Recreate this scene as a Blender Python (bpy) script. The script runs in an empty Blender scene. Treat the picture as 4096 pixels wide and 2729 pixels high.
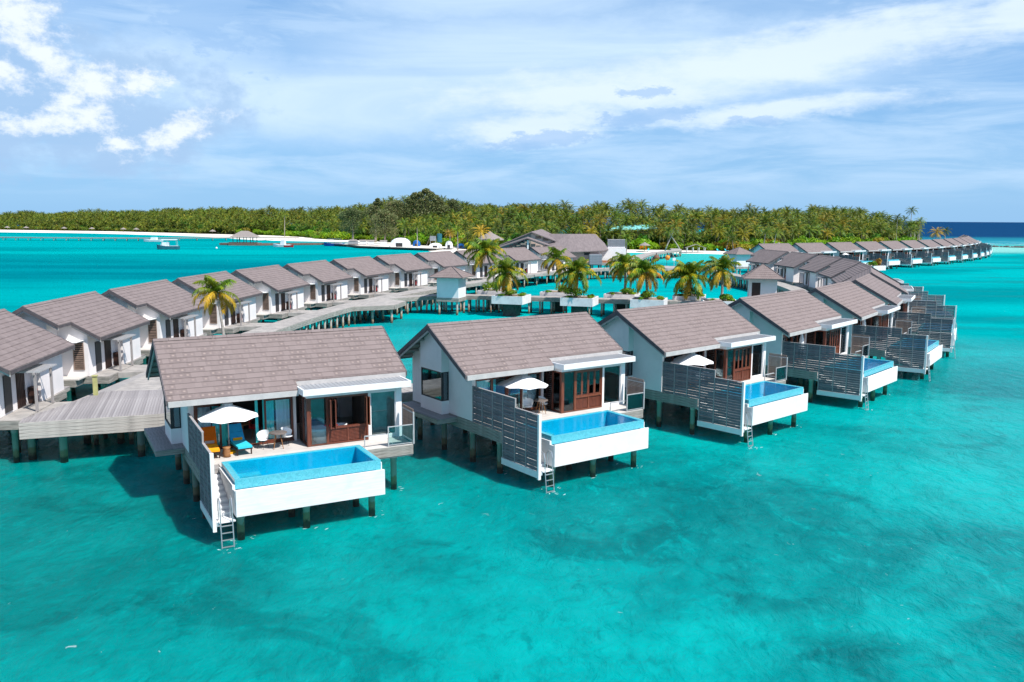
import bpy, math, random
from math import sin, cos, pi, radians as rad, sqrt, atan2, hypot
from mathutils import Vector, Matrix
random.seed(7)
SC = bpy.context.scene
COL = SC.collection
# ------------------------------------------------------------------ camera
cd = bpy.data.cameras.new('camera'); cam = bpy.data.objects.new('camera', cd); COL.objects.link(cam)
cd.sensor_width = 36.0; cd.lens = 36.0 * 3426.8 / 4096.0; cd.clip_start = 0.5; cd.clip_end = 90000.0
PITCH, ROLL, CAMH = 0.141232, -0.0058662, 12.6246
_r = Vector((1, 0, 0)); _d = Vector((0, -sin(PITCH), -cos(PITCH))); _f = Vector((0, cos(PITCH), -sin(PITCH)))
_r2 = cos(ROLL) * _r + sin(ROLL) * _d; _d2 = -sin(ROLL) * _r + cos(ROLL) * _d
_m = Matrix((_r2, -_d2, -_f)).transposed().to_4x4(); _m.translation = Vector((0, 0, CAMH))
cam.matrix_world = _m
SC.camera = cam
# ------------------------------------------------------------------ light and sky
SUN_EL, SUN_AZ = rad(55), rad(-38)          # azimuth counted from +X
sdir = Vector((cos(SUN_EL) * cos(SUN_AZ), cos(SUN_EL) * sin(SUN_AZ), sin(SUN_EL)))
sl = bpy.data.lights.new('sun', 'SUN'); sl.energy = 4.6; sl.angle = rad(0.5); sl.color = (1.0, 0.965, 0.91)
so = bpy.data.objects.new('sun', sl); COL.objects.link(so)
so.rotation_euler = sdir.to_track_quat('Z', 'Y').to_euler(); so.location = (30, -30, 60)
SC.view_settings.view_transform = 'Standard'; SC.view_settings.look = 'None'
SC.view_settings.exposure = 0.5; SC.view_settings.gamma = 1.0; SC.view_settings.use_curve_mapping = False
W = bpy.data.worlds.new('World'); SC.world = W; W.use_nodes = True


class NB:
    """small helper for node trees"""
    def __init__(s, nt): s.nt = nt; s.n = nt.nodes; s.l = nt.links

    def node(s, typ, **kw):
        n = s.n.new(typ)
        for k, v in kw.items():
            if k == 'op': n.operation = v
            else: setattr(n, k, v)
        return n

    def put(s, sock, v):
        if isinstance(v, bpy.types.NodeSocket): s.l.new(v, sock)
        elif v is not None: sock.default_value = v

    def math(s, op, a, b=None, c=None, clamp=False):
        n = s.node('ShaderNodeMath', op=op); n.use_clamp = clamp
        s.put(n.inputs[0], a)
        if b is not None: s.put(n.inputs[1], b)
        if c is not None: s.put(n.inputs[2], c)
        return n.outputs[0]

    def mix(s, f, a, b, typ='MIX'):
        n = s.node('ShaderNodeMixRGB', blend_type=typ); s.put(n.inputs[0], f)
        for i, q in ((1, a), (2, b)):
            if isinstance(q, (tuple, list)) and len(q) == 3: q = (*q, 1)
            s.put(n.inputs[i], q)
        return n.outputs[0]

    def sstep(s, x, lo, hi):
        n = s.node('ShaderNodeMapRange', interpolation_type='SMOOTHSTEP')
        s.put(n.inputs[0], x); s.put(n.inputs[1], lo); s.put(n.inputs[2], hi); n.inputs[3].default_value = 0; n.inputs[4].default_value = 1
        return n.outputs[0]

    def comb(s, x, y, z=0.0):
        n = s.node('ShaderNodeCombineXYZ'); s.put(n.inputs[0], x); s.put(n.inputs[1], y); s.put(n.inputs[2], z); return n.outputs[0]

    def sep(s, v):
        n = s.node('ShaderNodeSeparateXYZ'); s.put(n.inputs[0], v); return n.outputs

    def noise(s, v, scale, detail=4, rough=0.5, dist=0.0, out=0):
        n = s.node('ShaderNodeTexNoise'); s.put(n.inputs['Vector'], v); n.inputs['Scale'].default_value = scale
        n.inputs['Detail'].default_value = detail; n.inputs['Roughness'].default_value = rough; n.inputs['Distortion'].default_value = dist
        return n.outputs[out]

    def mapv(s, v, scale=(1, 1, 1), loc=(0, 0, 0), rot=(0, 0, 0)):
        n = s.node('ShaderNodeMapping'); s.put(n.inputs[0], v); n.inputs[1].default_value = loc; n.inputs[2].default_value = rot; n.inputs[3].default_value = scale
        return n.outputs[0]


def build_world():
    b = NB(W.node_tree); b.n.clear()
    out = b.node('ShaderNodeOutputWorld'); bg = b.node('ShaderNodeBackground'); b.l.new(bg.outputs[0], out.inputs[0])
    bg.inputs[1].default_value = 0.092
    sky = b.node('ShaderNodeTexSky'); sky.sky_type = 'NISHITA'; sky.sun_disc = False
    sky.sun_elevation = SUN_EL; sky.sun_rotation = pi / 2 - SUN_AZ; sky.altitude = 0; sky.air_density = 1.0; sky.dust_density = 0.6; sky.ozone_density = 2.0
    tc = b.node('ShaderNodeTexCoord'); d = tc.outputs['Generated']; x, y, z = b.sep(d)
    R2D = 57.29578
    az = b.math('MULTIPLY', b.math('ARCTAN2', x, y), R2D)          # degrees, 0 straight ahead, right positive
    el = b.math('MULTIPLY', b.math('ARCSINE', z), R2D)
    pt = b.comb(az, el)
    # soft tint that brings the clean sky towards the clear tropical blue
    base = b.mix(1.0, sky.outputs[0], (0.42, 0.70, 1.0), 'MULTIPLY')
    hz = b.sstep(el, 9.0, -1.0)
    base = b.mix(b.math('MULTIPLY', hz, 0.62), base, (3.1, 5.4, 7.9))
    base = b.mix(b.math('MULTIPLY', b.math('SUBTRACT', 1.0, b.sstep(el, 10.0, 60.0)), 0.55), base, (2.45, 4.6, 7.6))

    warpn = b.noise(b.mapv(pt, (0.16, 0.34, 1)), 1.0, 8, 0.68, out=1)
    wx, wy, _ = b.sep(warpn)

    def ell(a0, e0, sa, se, ang=0.0, warp=(3.0, 1.6)):
        ax = b.math('ADD', b.math('SUBTRACT', az, a0), b.math('MULTIPLY', b.math('SUBTRACT', wx, 0.5), warp[0] * 2))
        ey = b.math('ADD', b.math('SUBTRACT', el, e0), b.math('MULTIPLY', b.math('SUBTRACT', wy, 0.5), warp[1] * 2))
        c, s_ = cos(rad(ang)), sin(rad(ang))
        u = b.math('ADD', b.math('MULTIPLY', ax, c), b.math('MULTIPLY', ey, s_))
        v = b.math('SUBTRACT', b.math('MULTIPLY', ey, c), b.math('MULTIPLY', ax, s_))
        u = b.math('DIVIDE', u, sa); v = b.math('DIVIDE', v, se)
        r = b.math('SQRT', b.math('ADD', b.math('MULTIPLY', u, u), b.math('MULTIPLY', v, v)))
        return b.math('SUBTRACT', 1.0, r)

    def union(*m):
        r = m[0]
        for q in m[1:]: r = b.math('MAXIMUM', r, q)
        return r
    # high thin veil, streaked
    st = b.noise(b.mapv(pt, (0.045, 0.26, 1), rot=(0, 0, rad(-9))), 1.0, 8, 0.6, 0.9)
    st2 = b.noise(b.mapv(pt, (0.09, 0.55, 1), loc=(7, 3, 0), rot=(0, 0, rad(-12))), 1.0, 8, 0.62, 0.5)
    veil = union(ell(-10, 7.6, 19, 4.4, 3, (3, 1.2)), ell(5, 10.0, 28, 5.2, -2), ell(-2, 14, 16, 3.4), ell(-20, 8, 12, 5))
    veil = b.math('MULTIPLY', b.sstep(veil, 0.0, 0.75), b.math('ADD', 0.66, b.math('MULTIPLY', b.sstep(st, 0.35, 0.68), 0.34)))
    everywhere = b.math('MULTIPLY', b.sstep(st, 0.42, 0.75), 0.38)      # same high cloud goes on outside the picture
    veil = union(veil, everywhere)
    low = b.math('MULTIPLY', b.math('MULTIPLY', b.sstep(st2, 0.32, 0.68), 0.55), b.sstep(el, 0.5, 3.0)); veil = union(b.math('MULTIPLY', veil, b.sstep(el, 1.2, 5.0)), low)
    col = b.mix(veil, base, (5.2, 6.75, 8.5))
    # long bright band climbing to the right, ragged lower edge
    band = union(ell(18, 10.1, 17, 2.3, 7, (1.6, 0.8)), ell(31, 12.4, 7, 2.2, 26, (1.5, 0.7)), ell(6, 8.0, 14, 1.9, 1, (2.0, 0.9)), ell(2.2, 6.1, 9, 1.5, 9, (2.2, 0.9)), ell(16, 6.7, 12.5, 1.0, 3, (2.2, 0.9)))
    bf = b.math('ADD', band, b.math('ADD', b.math('MULTIPLY', b.math('SUBTRACT', st2, 0.5), 1.0), b.math('MULTIPLY', b.math('SUBTRACT', b.noise(b.mapv(pt, (0.5, 1.1, 1), loc=(4, 4, 0), rot=(0, 0, rad(-8))), 1.0, 8, 0.65), 0.5), 0.8)))
    bandm = b.math('MULTIPLY', b.sstep(bf, -0.02, 0.75), 0.84)
    col = b.mix(bandm, col, (6.5, 7.55, 8.7))
    # slaty wisps
    fr = b.noise(b.mapv(pt, (0.55, 1.1, 1), loc=(2, 5, 0)), 1.0, 9, 0.68)
    dark = union(ell(-19.6, 12.6, 5.2, 2.9, -25, (1.5, 1.0)), ell(-26.6, 12.2, 2.2, 0.6), ell(8.6, 6.5, 4.6, 0.7, 6, (1.4, 0.5)), ell(8.6, 8.2, 1.9, 0.5, 0, (1.0, 0.5)), ell(15.4, 6.2, 2.2, 0.4, 0, (1, .4)), ell(2.2, 5.2, 5.5, 0.75, 8, (1.5, 0.5)))
    df = b.math('ADD', dark, b.math('MULTIPLY', b.math('SUBTRACT', fr, 0.5), 3.2))
    col = b.mix(b.math('MULTIPLY', b.sstep(df, 0.1, 0.55), 0.62), col, (2.7, 4.5, 7.2))
    # cumulus group on the left and others low round the horizon elsewhere
    cu = b.noise(b.mapv(pt, (0.30, 0.40, 1), loc=(11, 2, 0)), 1.0, 9, 0.62)
    cu2 = b.noise(b.mapv(pt, (0.62, 0.85, 1), loc=(3.3, 9, 0)), 1.0, 11, 0.68)
    body = union(ell(-28, 7.6, 8.5, 4.2, 0, (1.5, 1)), ell(-29.5, 11.0, 4.0, 2.6), ell(-22.5, 5.2, 7.5, 3.0, 12), ell(-30, 4.6, 10, 2.8))
    far = b.math('MULTIPLY', b.sstep(b.math('ABSOLUTE', az), 36, 50), b.math('SUBTRACT', 1.0, b.sstep(el, 6, 24)))
    body = union(body, b.math('SUBTRACT', b.math('MULTIPLY', far, 1.35), 1.0))
    bo = b.math('ADD', body, b.math('MULTIPLY', b.math('SUBTRACT', cu, 0.5), 2.4))
    col = b.mix(b.math('MULTIPLY', b.sstep(bo, -0.05, 0.6), 0.85), col, (3.15, 4.75, 7.0))
    puff = union(ell(-25.5, 7.6, 3.0, 1.6, 0, (1.2, .8)), ell(-29.2, 11.2, 3.9, 2.5, -35, (1.2, .8)), ell(-27.6, 9.2, 2.9, 1.8, -40, (1.2, .8)), ell(-30.3, 8.0, 2.4, 1.2), ell(-22.8, 8.2, 2.0, .9), ell(-26.4, 6.4, 2.0, 1.5), ell(-20.9, 5.2, 3.8, 1.15, 24, (1.2, .8)), ell(-25.6, 5.6, 1.8, 1.4), ell(-28.6, 5.3, 3.8, 1.1), ell(-23.8, 7.8, 1.3, 0.8), ell(-24.6, 4.3, 1.9, .6))
    puff = union(puff, b.math('SUBTRACT', b.math('MULTIPLY', far, 1.2), 1.0))
    pf = b.math('ADD', puff, b.math('MULTIPLY', b.math('SUBTRACT', cu2, 0.5), 3.0))
    col = b.mix(b.math('MULTIPLY', b.sstep(pf, 0.05, 0.95), 0.93), col, (7.3, 7.9, 8.7))
    b.l.new(col, bg.inputs[0])


build_world()

# ------------------------------------------------------------------ materials
MATS = {}


def principled(name):
    m = bpy.data.materials.new(name); m.use_nodes = True
    b = NB(m.node_tree); p = b.n['Principled BSDF']
    return m, b, p


def lin(r, g, b_):
    f = lambda c: (c / 255 / 12.92) if c <= 10.3 else ((c / 255 + 0.055) / 1.055) ** 2.4
    return (f(r), f(g), f(b_))


def mat(name, col, col2=None, rough=0.7, scale=2.0, stretch=(1, 1, 1), bump=0.0, bscale=None, spec=0.3, metal=0.0, rnd=0.0, dirt=None, detail=5):
    m, b, p = principled(name)
    tc = b.node('ShaderNodeTexCoord'); o = b.mapv(tc.outputs['Object'], stretch)
    col2 = col2 or tuple(c * 0.8 for c in col)
    n = b.noise(o, scale, detail, 0.6); c = b.mix(b.sstep(n, 0.3, 0.7), col, col2)
    if dirt:
        n2 = b.noise(tc.outputs['Object'], dirt[1], 5, 0.65, 0.5); c = b.mix(b.math('MULTIPLY', b.sstep(n2, 0.52, 0.75), dirt[2]), c, dirt[0])
    if rnd:
        oi = b.node('ShaderNodeObjectInfo'); hsv = b.node('ShaderNodeHueSaturation')
        b.put(hsv.inputs['Value'], b.math('ADD', 1 - rnd / 2, b.math('MULTIPLY', oi.outputs['Random'], rnd)))
        b.put(hsv.inputs['Hue'], b.math('ADD', 0.5 - rnd * 0.02, b.math('MULTIPLY', oi.outputs['Random'], rnd * 0.04)))
        b.l.new(c, hsv.inputs['Color']); c = hsv.outputs[0]
    b.l.new(c, p.inputs['Base Color'])
    p.inputs['Roughness'].default_value = rough; p.inputs['Specular IOR Level'].default_value = spec; p.inputs['Metallic'].default_value = metal
    if bump:
        bp = b.node('ShaderNodeBump'); bp.inputs['Strength'].default_value = bump; bp.inputs['Distance'].default_value = 0.02
        b.l.new(b.noise(o, bscale or scale * 4, 5, 0.6), bp.inputs['Height']); b.l.new(bp.outputs[0], p.inputs['Normal'])
    MATS[name] = m
    return m


def shingle_mat(name='shingle', a=(0.240, 0.190, 0.180), c=(0.175, 0.137, 0.130), spot=(0.34, 0.265, 0.235), spotk=0.55, ridge=1.68, roww=0.3158):
    m, b, p = principled(name)
    tc = b.node('ShaderNodeTexCoord'); x, y, z = b.sep(tc.outputs['Object'])
    yy = b.math('ABSOLUTE', b.math('SUBTRACT', y, ridge))
    row = b.math('FLOOR', b.math('DIVIDE', yy, roww))
    off = b.math('MULTIPLY', b.math('FRACT', b.math('MULTIPLY', row, 0.37)), 1.0)
    xi = b.math('FLOOR', b.math('ADD', b.math('DIVIDE', x, 0.27), off))
    wn = b.node('ShaderNodeTexWhiteNoise'); wn.noise_dimensions = '3D'; b.l.new(b.comb(xi, row, 0.0), wn.inputs['Vector'])
    col = b.mix(wn.outputs[0], a, c)
    n = b.noise(tc.outputs['Object'], 14, 3, 0.6); col = b.mix(b.math('MULTIPLY', n, 0.35), col, c)
    # pale granule spot near the middle of most tabs
    fx = b.math('SUBTRACT', b.math('FRACT', b.math('ADD', b.math('DIVIDE', x, 0.27), off)), 0.5)
    fy = b.math('SUBTRACT', b.math('FRACT', b.math('DIVIDE', yy, roww)), 0.45)
    dd = b.math('SQRT', b.math('ADD', b.math('MULTIPLY', fx, fx), b.math('MULTIPLY', b.math('MULTIPLY', fy, fy), 1.3)))
    sp = b.math('MULTIPLY', b.sstep(dd, 0.34, 0.05), b.math('MULTIPLY', b.sstep(wn.outputs[0], 0.3, 0.95), 1.4))
    col = b.mix(b.math('MULTIPLY', sp, spotk), col, spot)
    n3 = b.noise(tc.outputs['Object'], 0.5, 3, 0.5); col = b.mix(b.math('MULTIPLY', b.sstep(n3, 0.4, 0.8), 0.25), col, tuple(q * 0.75 for q in a))
    b.l.new(col, p.inputs['Base Color']); p.inputs['Roughness'].default_value = 0.85; p.inputs['Specular IOR Level'].default_value = 0.2
    bp = b.node('ShaderNodeBump'); bp.inputs['Strength'].default_value = 0.4; bp.inputs['Distance'].default_value = 0.01
    b.l.new(b.noise(tc.outputs['Object'], 60, 3, 0.6), bp.inputs['Height']); b.l.new(bp.outputs[0], p.inputs['Normal'])
    MATS[name] = m


def pile_mat():
    m, b, p = principled('pile_concrete')
    g = b.node('ShaderNodeNewGeometry'); x, y, z = b.sep(g.outputs['Position'])
    n = b.noise(g.outputs['Position'], 6, 4, 0.6); zz = b.math('ADD', z, b.math('MULTIPLY', b.math('SUBTRACT', n, 0.5), 0.5))
    c = b.mix(b.sstep(zz, 0.75, 0.6), (0.52, 0.42, 0.36), (0.36, 0.23, 0.13))
    c = b.mix(b.sstep(zz, 0.45, 0.2), c, (0.05, 0.034, 0.02))
    c = b.mix(b.math('MULTIPLY', n, 0.3), c, (0.25, 0.21, 0.18))
    b.l.new(c, p.inputs['Base Color']); p.inputs['Roughness'].default_value = 0.85
    MATS['pile_concrete'] = m


def glass_mat(name, tint, alpha, rough=0.03):
    """pane: mostly see-through, mirrors the sky by Fresnel"""
    m, b, p = principled(name); b.n.remove(p)
    out = b.n['Material Output']
    tr = b.node('ShaderNodeBsdfTransparent'); tr.inputs[0].default_value = (*tint, 1)
    gl = b.node('ShaderNodeBsdfGlossy'); gl.inputs['Roughness'].default_value = rough; gl.inputs[0].default_value = (0.85, 0.95, 1, 1)
    fr = b.node('ShaderNodeFresnel'); fr.inputs[0].default_value = 1.6
    f = b.math('ADD', fr.outputs[0], alpha, clamp=True)
    mx = b.node('ShaderNodeMixShader'); b.l.new(f, mx.inputs[0]); b.l.new(tr.outputs[0], mx.inputs[1]); b.l.new(gl.outputs[0], mx.inputs[2])
    b.l.new(mx.outputs[0], out.inputs[0]); MATS[name] = m


def mosaic_mat(name, c1, c2, grout, s):
    m, b, p = principled(name)
    tc = b.node('ShaderNodeTexCoord'); x, y, z = b.sep(tc.outputs['Object'])
    fs = [b.math('FRACT', b.math('MULTIPLY', q, 1 / s)) for q in (x, y, z)]
    ids = [b.math('FLOOR', b.math('MULTIPLY', q, 1 / s)) for q in (x, y, z)]
    wn = b.node('ShaderNodeTexWhiteNoise'); b.l.new(b.comb(*ids), wn.inputs['Vector'])
    c = b.mix(wn.outputs[0], c1, c2)
    g = b.node('ShaderNodeNewGeometry'); nx, ny, nz = b.sep(g.outputs['Normal'])
    gr = b.math('MAXIMUM', b.sstep(fs[0], 0.82, 0.92), b.sstep(fs[2], 0.82, 0.92))
    gr = b.math('MAXIMUM', gr, b.math('MULTIPLY', b.sstep(fs[1], 0.82, 0.92), b.math('ABSOLUTE', nz)))
    c = b.mix(b.math('MULTIPLY', gr, 0.6), c, grout)
    b.l.new(c, p.inputs['Base Color']); p.inputs['Roughness'].default_value = 0.2; MATS[name] = m


def leaf_mat(name, c1, c2, tip, rnd=0.5, trans=0.25):
    m, b, p = principled(name)
    tc = b.node('ShaderNodeTexCoord')
    n = b.noise(tc.outputs['Object'], 1.3, 3, 0.6); c = b.mix(b.sstep(n, 0.35, 0.65), c1, c2)
    n2 = b.noise(tc.outputs['Object'], 0.7, 2, 0.5, 0.4); c = b.mix(b.math('MULTIPLY', b.sstep(n2, 0.52, 0.7), 0.8), c, tip)
    oi = b.node('ShaderNodeObjectInfo'); hsv = b.node('ShaderNodeHueSaturation')
    b.put(hsv.inputs['Value'], b.math('ADD', 1 - rnd / 2, b.math('MULTIPLY', oi.outputs['Random'], rnd)))
    b.put(hsv.inputs['Hue'], b.math('ADD', 0.48, b.math('MULTIPLY', b.math('FRACT', b.math('MULTIPLY', oi.outputs['Random'], 7.3)), 0.04)))
    b.l.new(c, hsv.inputs['Color']); c = hsv.outputs[0]
    b.l.new(c, p.inputs['Base Color']); p.inputs['Roughness'].default_value = 0.5; p.inputs['Specular IOR Level'].default_value = 0.25
    tl = b.node('ShaderNodeBsdfTranslucent'); b.l.new(c, tl.inputs[0])
    mx = b.node('ShaderNodeMixShader'); mx.inputs[0].default_value = trans
    b.l.new(p.outputs[0], mx.inputs[1]); b.l.new(tl.outputs[0], mx.inputs[2]); b.l.new(mx.outputs[0], b.n['Material Output'].inputs[0])
    MATS[name] = m


mat('white_paint', (0.80, 0.79, 0.77), (0.73, 0.72, 0.71), 0.75, 1.2, dirt=((0.5, 0.48, 0.45), 1.3, 0.25))
mat('render_wall', (0.83, 0.775, 0.76), (0.78, 0.725, 0.71), 0.85, 0.9, bump=0.25, bscale=30, dirt=((0.6, 0.58, 0.57), 0.8, 0.3))
mat('white_boards', (0.80, 0.80, 0.79), (0.68, 0.68, 0.68), 0.7, 2.2, (0.35, 1, 5), bump=0.3, dirt=((0.55, 0.52, 0.5), 1.1, 0.45))
mat('pale_boards', (0.56, 0.50, 0.45), (0.36, 0.32, 0.29), 0.85, 1.4, (1, 1, 14), bump=0.4, dirt=((0.25, 0.22, 0.2), 1.2, 0.5))
mat('grey_wood', (0.36, 0.335, 0.32), (0.24, 0.225, 0.22), 0.85, 2.5, (1, 9, 9), bump=0.5, rnd=0.3, dirt=((0.48, 0.44, 0.40), 1.0, 0.5))
mat('fascia_wood', (0.40, 0.36, 0.32), (0.20, 0.18, 0.16), 0.85, 1.6, (1, 1, 14), bump=0.5, dirt=((0.5, 0.47, 0.42), 0.7, 0.5))
mat('deck_wood', (0.62, 0.575, 0.53), (0.47, 0.43, 0.40), 0.85, 2.0, (1, 10, 10), bump=0.3, rnd=0.18)
mat('plank_grey', (0.33, 0.30, 0.295), (0.23, 0.21, 0.21), 0.85, 3.0, (8, 1, 8), bump=0.4, rnd=0.35)
mat('walk_wood', (0.40, 0.365, 0.335), (0.27, 0.25, 0.235), 0.9, 1.5, bump=0.3, dirt=((0.34, 0.31, 0.3), 0.4, 0.5))
mat('slat_wood', (0.20, 0.185, 0.20), (0.12, 0.11, 0.12), 0.7, 3, (8, 1, 8), bump=0.3, rnd=0.3)
mat('post_wood', (0.36, 0.33, 0.32), (0.26, 0.24, 0.235), 0.8, 3, (6, 6, 1))
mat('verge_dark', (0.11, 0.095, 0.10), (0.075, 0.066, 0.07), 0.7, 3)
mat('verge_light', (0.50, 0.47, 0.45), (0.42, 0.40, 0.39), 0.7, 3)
mat('soffit_wood', (0.34, 0.31, 0.28), (0.26, 0.24, 0.22), 0.8, 2)
mat('red_brown_wood', (0.19, 0.055, 0.028), (0.11, 0.032, 0.018), 0.4, 3, (4, 4, 1), spec=0.5, rnd=0.2)
mat('dark_brown_wood', (0.05, 0.022, 0.016), (0.03, 0.014, 0.011), 0.45, 3, spec=0.4)
mat('dark_frame', (0.045, 0.04, 0.042), (0.03, 0.028, 0.03), 0.5, 4, spec=0.4)
mat('shutter_brown', (0.30, 0.21, 0.165), (0.20, 0.14, 0.11), 0.7, 4, rnd=0.2)
mat('metal_sheet', (0.33, 0.335, 0.345), (0.27, 0.275, 0.285), 0.5, 1.0, spec=0.5)
mat('steel', (0.62, 0.63, 0.65), (0.5, 0.51, 0.53), 0.3, 6, metal=0.7)
mat('rail_metal', (0.5, 0.49, 0.49), (0.42, 0.41, 0.41), 0.5, 6, metal=0.2)
mat('fabric_white', (0.86, 0.86, 0.85), (0.80, 0.80, 0.80), 0.9, 2)
mat('plastic_white', (0.80, 0.82, 0.83), (0.76, 0.78, 0.79), 0.35, 2, spec=0.5)
mat('cushion_orange', (0.72, 0.155, 0.004), (0.64, 0.13, 0.004), 0.9, 6, bump=0.2)
mat('cushion_yellow', (0.85, 0.36, 0.008), (0.78, 0.31, 0.008), 0.9, 6)
mat('cushion_blue', (0.015, 0.30, 0.55), (0.012, 0.26, 0.48), 0.9, 6, bump=0.2)
mat('cushion_cyan', (0.03, 0.50, 0.62), (0.025, 0.44, 0.56), 0.9, 6)
mat('curtain_white', (0.95, 0.93, 0.95), (0.85, 0.83, 0.88), 0.9, 3, (1, 1, 1))
mat('curtain_teal', (0.12, 0.90, 0.88), (0.08, 0.78, 0.78), 0.9, 3)
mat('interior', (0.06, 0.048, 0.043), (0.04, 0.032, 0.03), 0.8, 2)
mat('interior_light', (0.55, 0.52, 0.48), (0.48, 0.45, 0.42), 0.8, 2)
mat('red_seat', (0.45, 0.01, 0.015), (0.36, 0.01, 0.012), 0.4, 4, spec=0.5)
mat('wood_stump', (0.36, 0.17, 0.07), (0.22, 0.10, 0.04), 0.7, 5, (1, 1, 5))
mat('table_top', (0.17, 0.14, 0.125), (0.12, 0.10, 0.09), 0.5, 5)
mat('terracotta', (0.42, 0.15, 0.06), (0.33, 0.12, 0.05), 0.7, 5)
mat('marble', (0.90, 0.90, 0.88), (0.55, 0.57, 0.56), 0.3, 1.6, (1, 1, 1), detail=9)
mat('concrete', (0.80, 0.75, 0.74), (0.68, 0.63, 0.625), 0.85, 1.2, bump=0.3, bscale=20, dirt=((0.36, 0.33, 0.33), 1.4, 0.5))
mat('concrete_dark', (0.10, 0.085, 0.075), (0.05, 0.045, 0.04), 0.9, 2.0, dirt=((0.25, 0.2, 0.15), 2.0, 0.4))
mat('soil', (0.30, 0.22, 0.15), (0.22, 0.16, 0.10), 0.95, 4)
mat('tower_wall', (0.78, 0.76, 0.76), (0.72, 0.70, 0.71), 0.85, 1.0, dirt=((0.5, 0.47, 0.47), 1.2, 0.25))
mat('sand', (0.80, 0.74, 0.64), (0.72, 0.65, 0.55), 0.95, 0.05, dirt=((0.60, 0.52, 0.40), 0.08, 0.35))
mat('forest_soil', (0.05, 0.065, 0.02), (0.035, 0.045, 0.015), 0.95, 0.1)
mat('bark', (0.30, 0.25, 0.20), (0.20, 0.165, 0.13), 0.9, 1.5, (1, 1, 6), bump=0.4, rnd=0.3)
mat('bark_grey', (0.42, 0.37, 0.33), (0.28, 0.245, 0.22), 0.9, 1.2, (2, 2, 9), bump=0.5)
mat('coconut', (0.75, 0.30, 0.03), (0.55, 0.2, 0.02), 0.5, 3)
mat('thatch', (0.30, 0.26, 0.24), (0.20, 0.17, 0.155), 0.95, 3, (3, 3, 1), bump=0.5)
mat('hull_white', (0.75, 0.77, 0.78), (0.68, 0.70, 0.72), 0.4, 1)
mat('hull_teal', (0.03, 0.16, 0.20), (0.02, 0.12, 0.16), 0.4, 1)
mat('hull_red', (0.30, 0.02, 0.02), (0.22, 0.015, 0.015), 0.5, 1)
mat('hull_blue', (0.01, 0.08, 0.36), (0.01, 0.06, 0.28), 0.4, 1)
mat('dark_cloth', (0.06, 0.08, 0.10), (0.04, 0.06, 0.08), 0.8, 1)
mat('brown_planks', (0.20, 0.13, 0.10), (0.13, 0.085, 0.065), 0.9, 1.5)
mat('rubble', (0.12, 0.12, 0.105), (0.05, 0.055, 0.05), 0.95, 0.5)
mat('rock', (0.14, 0.14, 0.13), (0.06, 0.065, 0.06), 0.95, 1.0, bump=0.5)
mat('teal_roof', (0.20, 0.55, 0.52), (0.17, 0.48, 0.46), 0.6, 0.3)
mat('pink_wall', (0.72, 0.52, 0.45), (0.62, 0.45, 0.39), 0.85, 0.5)
mat('grey_tiles', (0.28, 0.30, 0.33), (0.20, 0.215, 0.24), 0.6, 0.8)
mat('orange_flower', (0.75, 0.22, 0.01), (0.6, 0.3, 0.02), 0.7, 2)
mat('lamp_wood', (0.20, 0.10, 0.06), (0.12, 0.06, 0.04), 0.6, 6, bump=0.6)
mat('yellow_post', (0.45, 0.44, 0.18), (0.36, 0.35, 0.15), 0.8, 3)
mat('tarp_blue', (0.01, 0.15, 0.5), (0.01, 0.12, 0.42), 0.7, 2)
shingle_mat('shingle')
shingle_mat('shingle_far', (0.232, 0.186, 0.178), (0.17, 0.135, 0.13), (0.28, 0.225, 0.21), 0.3)
pile_mat()
glass_mat('pane_glass', (0.90, 0.97, 0.97), 0.02)
glass_mat('rail_glass', (0.72, 0.88, 0.88), 0.03)
glass_mat('dark_glass', (0.25, 0.40, 0.44), 0.16)
mosaic_mat('mosaic_rim', (0.03, 0.33, 0.42), (0.07, 0.46, 0.55), (0.35, 0.66, 0.72), 0.05)
mosaic_mat('mosaic_basin', (0.0, 0.50, 0.70), (0.005, 0.57, 0.78), (0.03, 0.62, 0.80), 0.06)
mosaic_mat('mosaic_wall', (0.0, 0.34, 0.50), (0.005, 0.42, 0.58), (0.02, 0.48, 0.62), 0.06)
leaf_mat('palm_leaf', (0.07, 0.145, 0.010), (0.18, 0.25, 0.012), (0.48, 0.34, 0.010))
leaf_mat('palm_leaf_far', (0.045, 0.095, 0.012), (0.13, 0.18, 0.012), (0.36, 0.28, 0.02), 1.0, 0.2)
leaf_mat('dead_frond', (0.42, 0.26, 0.03), (0.5, 0.3, 0.02), (0.5, 0.2, 0.01))
leaf_mat('pale_frond', (0.36, 0.32, 0.24), (0.3, 0.28, 0.18), (0.42, 0.3, 0.15), 0.3, 0.1)
leaf_mat('bush_leaf', (0.09, 0.19, 0.010), (0.17, 0.28, 0.012), (0.30, 0.32, 0.01))
leaf_mat('tree_leaf', (0.035, 0.105, 0.012), (0.075, 0.19, 0.010), (0.12, 0.24, 0.012), 0.8)
leaf_mat('casuarina_leaf', (0.12, 0.17, 0.06), (0.18, 0.20, 0.08), (0.25, 0.20, 0.09), 0.4, 0.35)
leaf_mat('shore_leaf', (0.12, 0.25, 0.008), (0.19, 0.34, 0.008), (0.32, 0.36, 0.01), 0.4)


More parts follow.
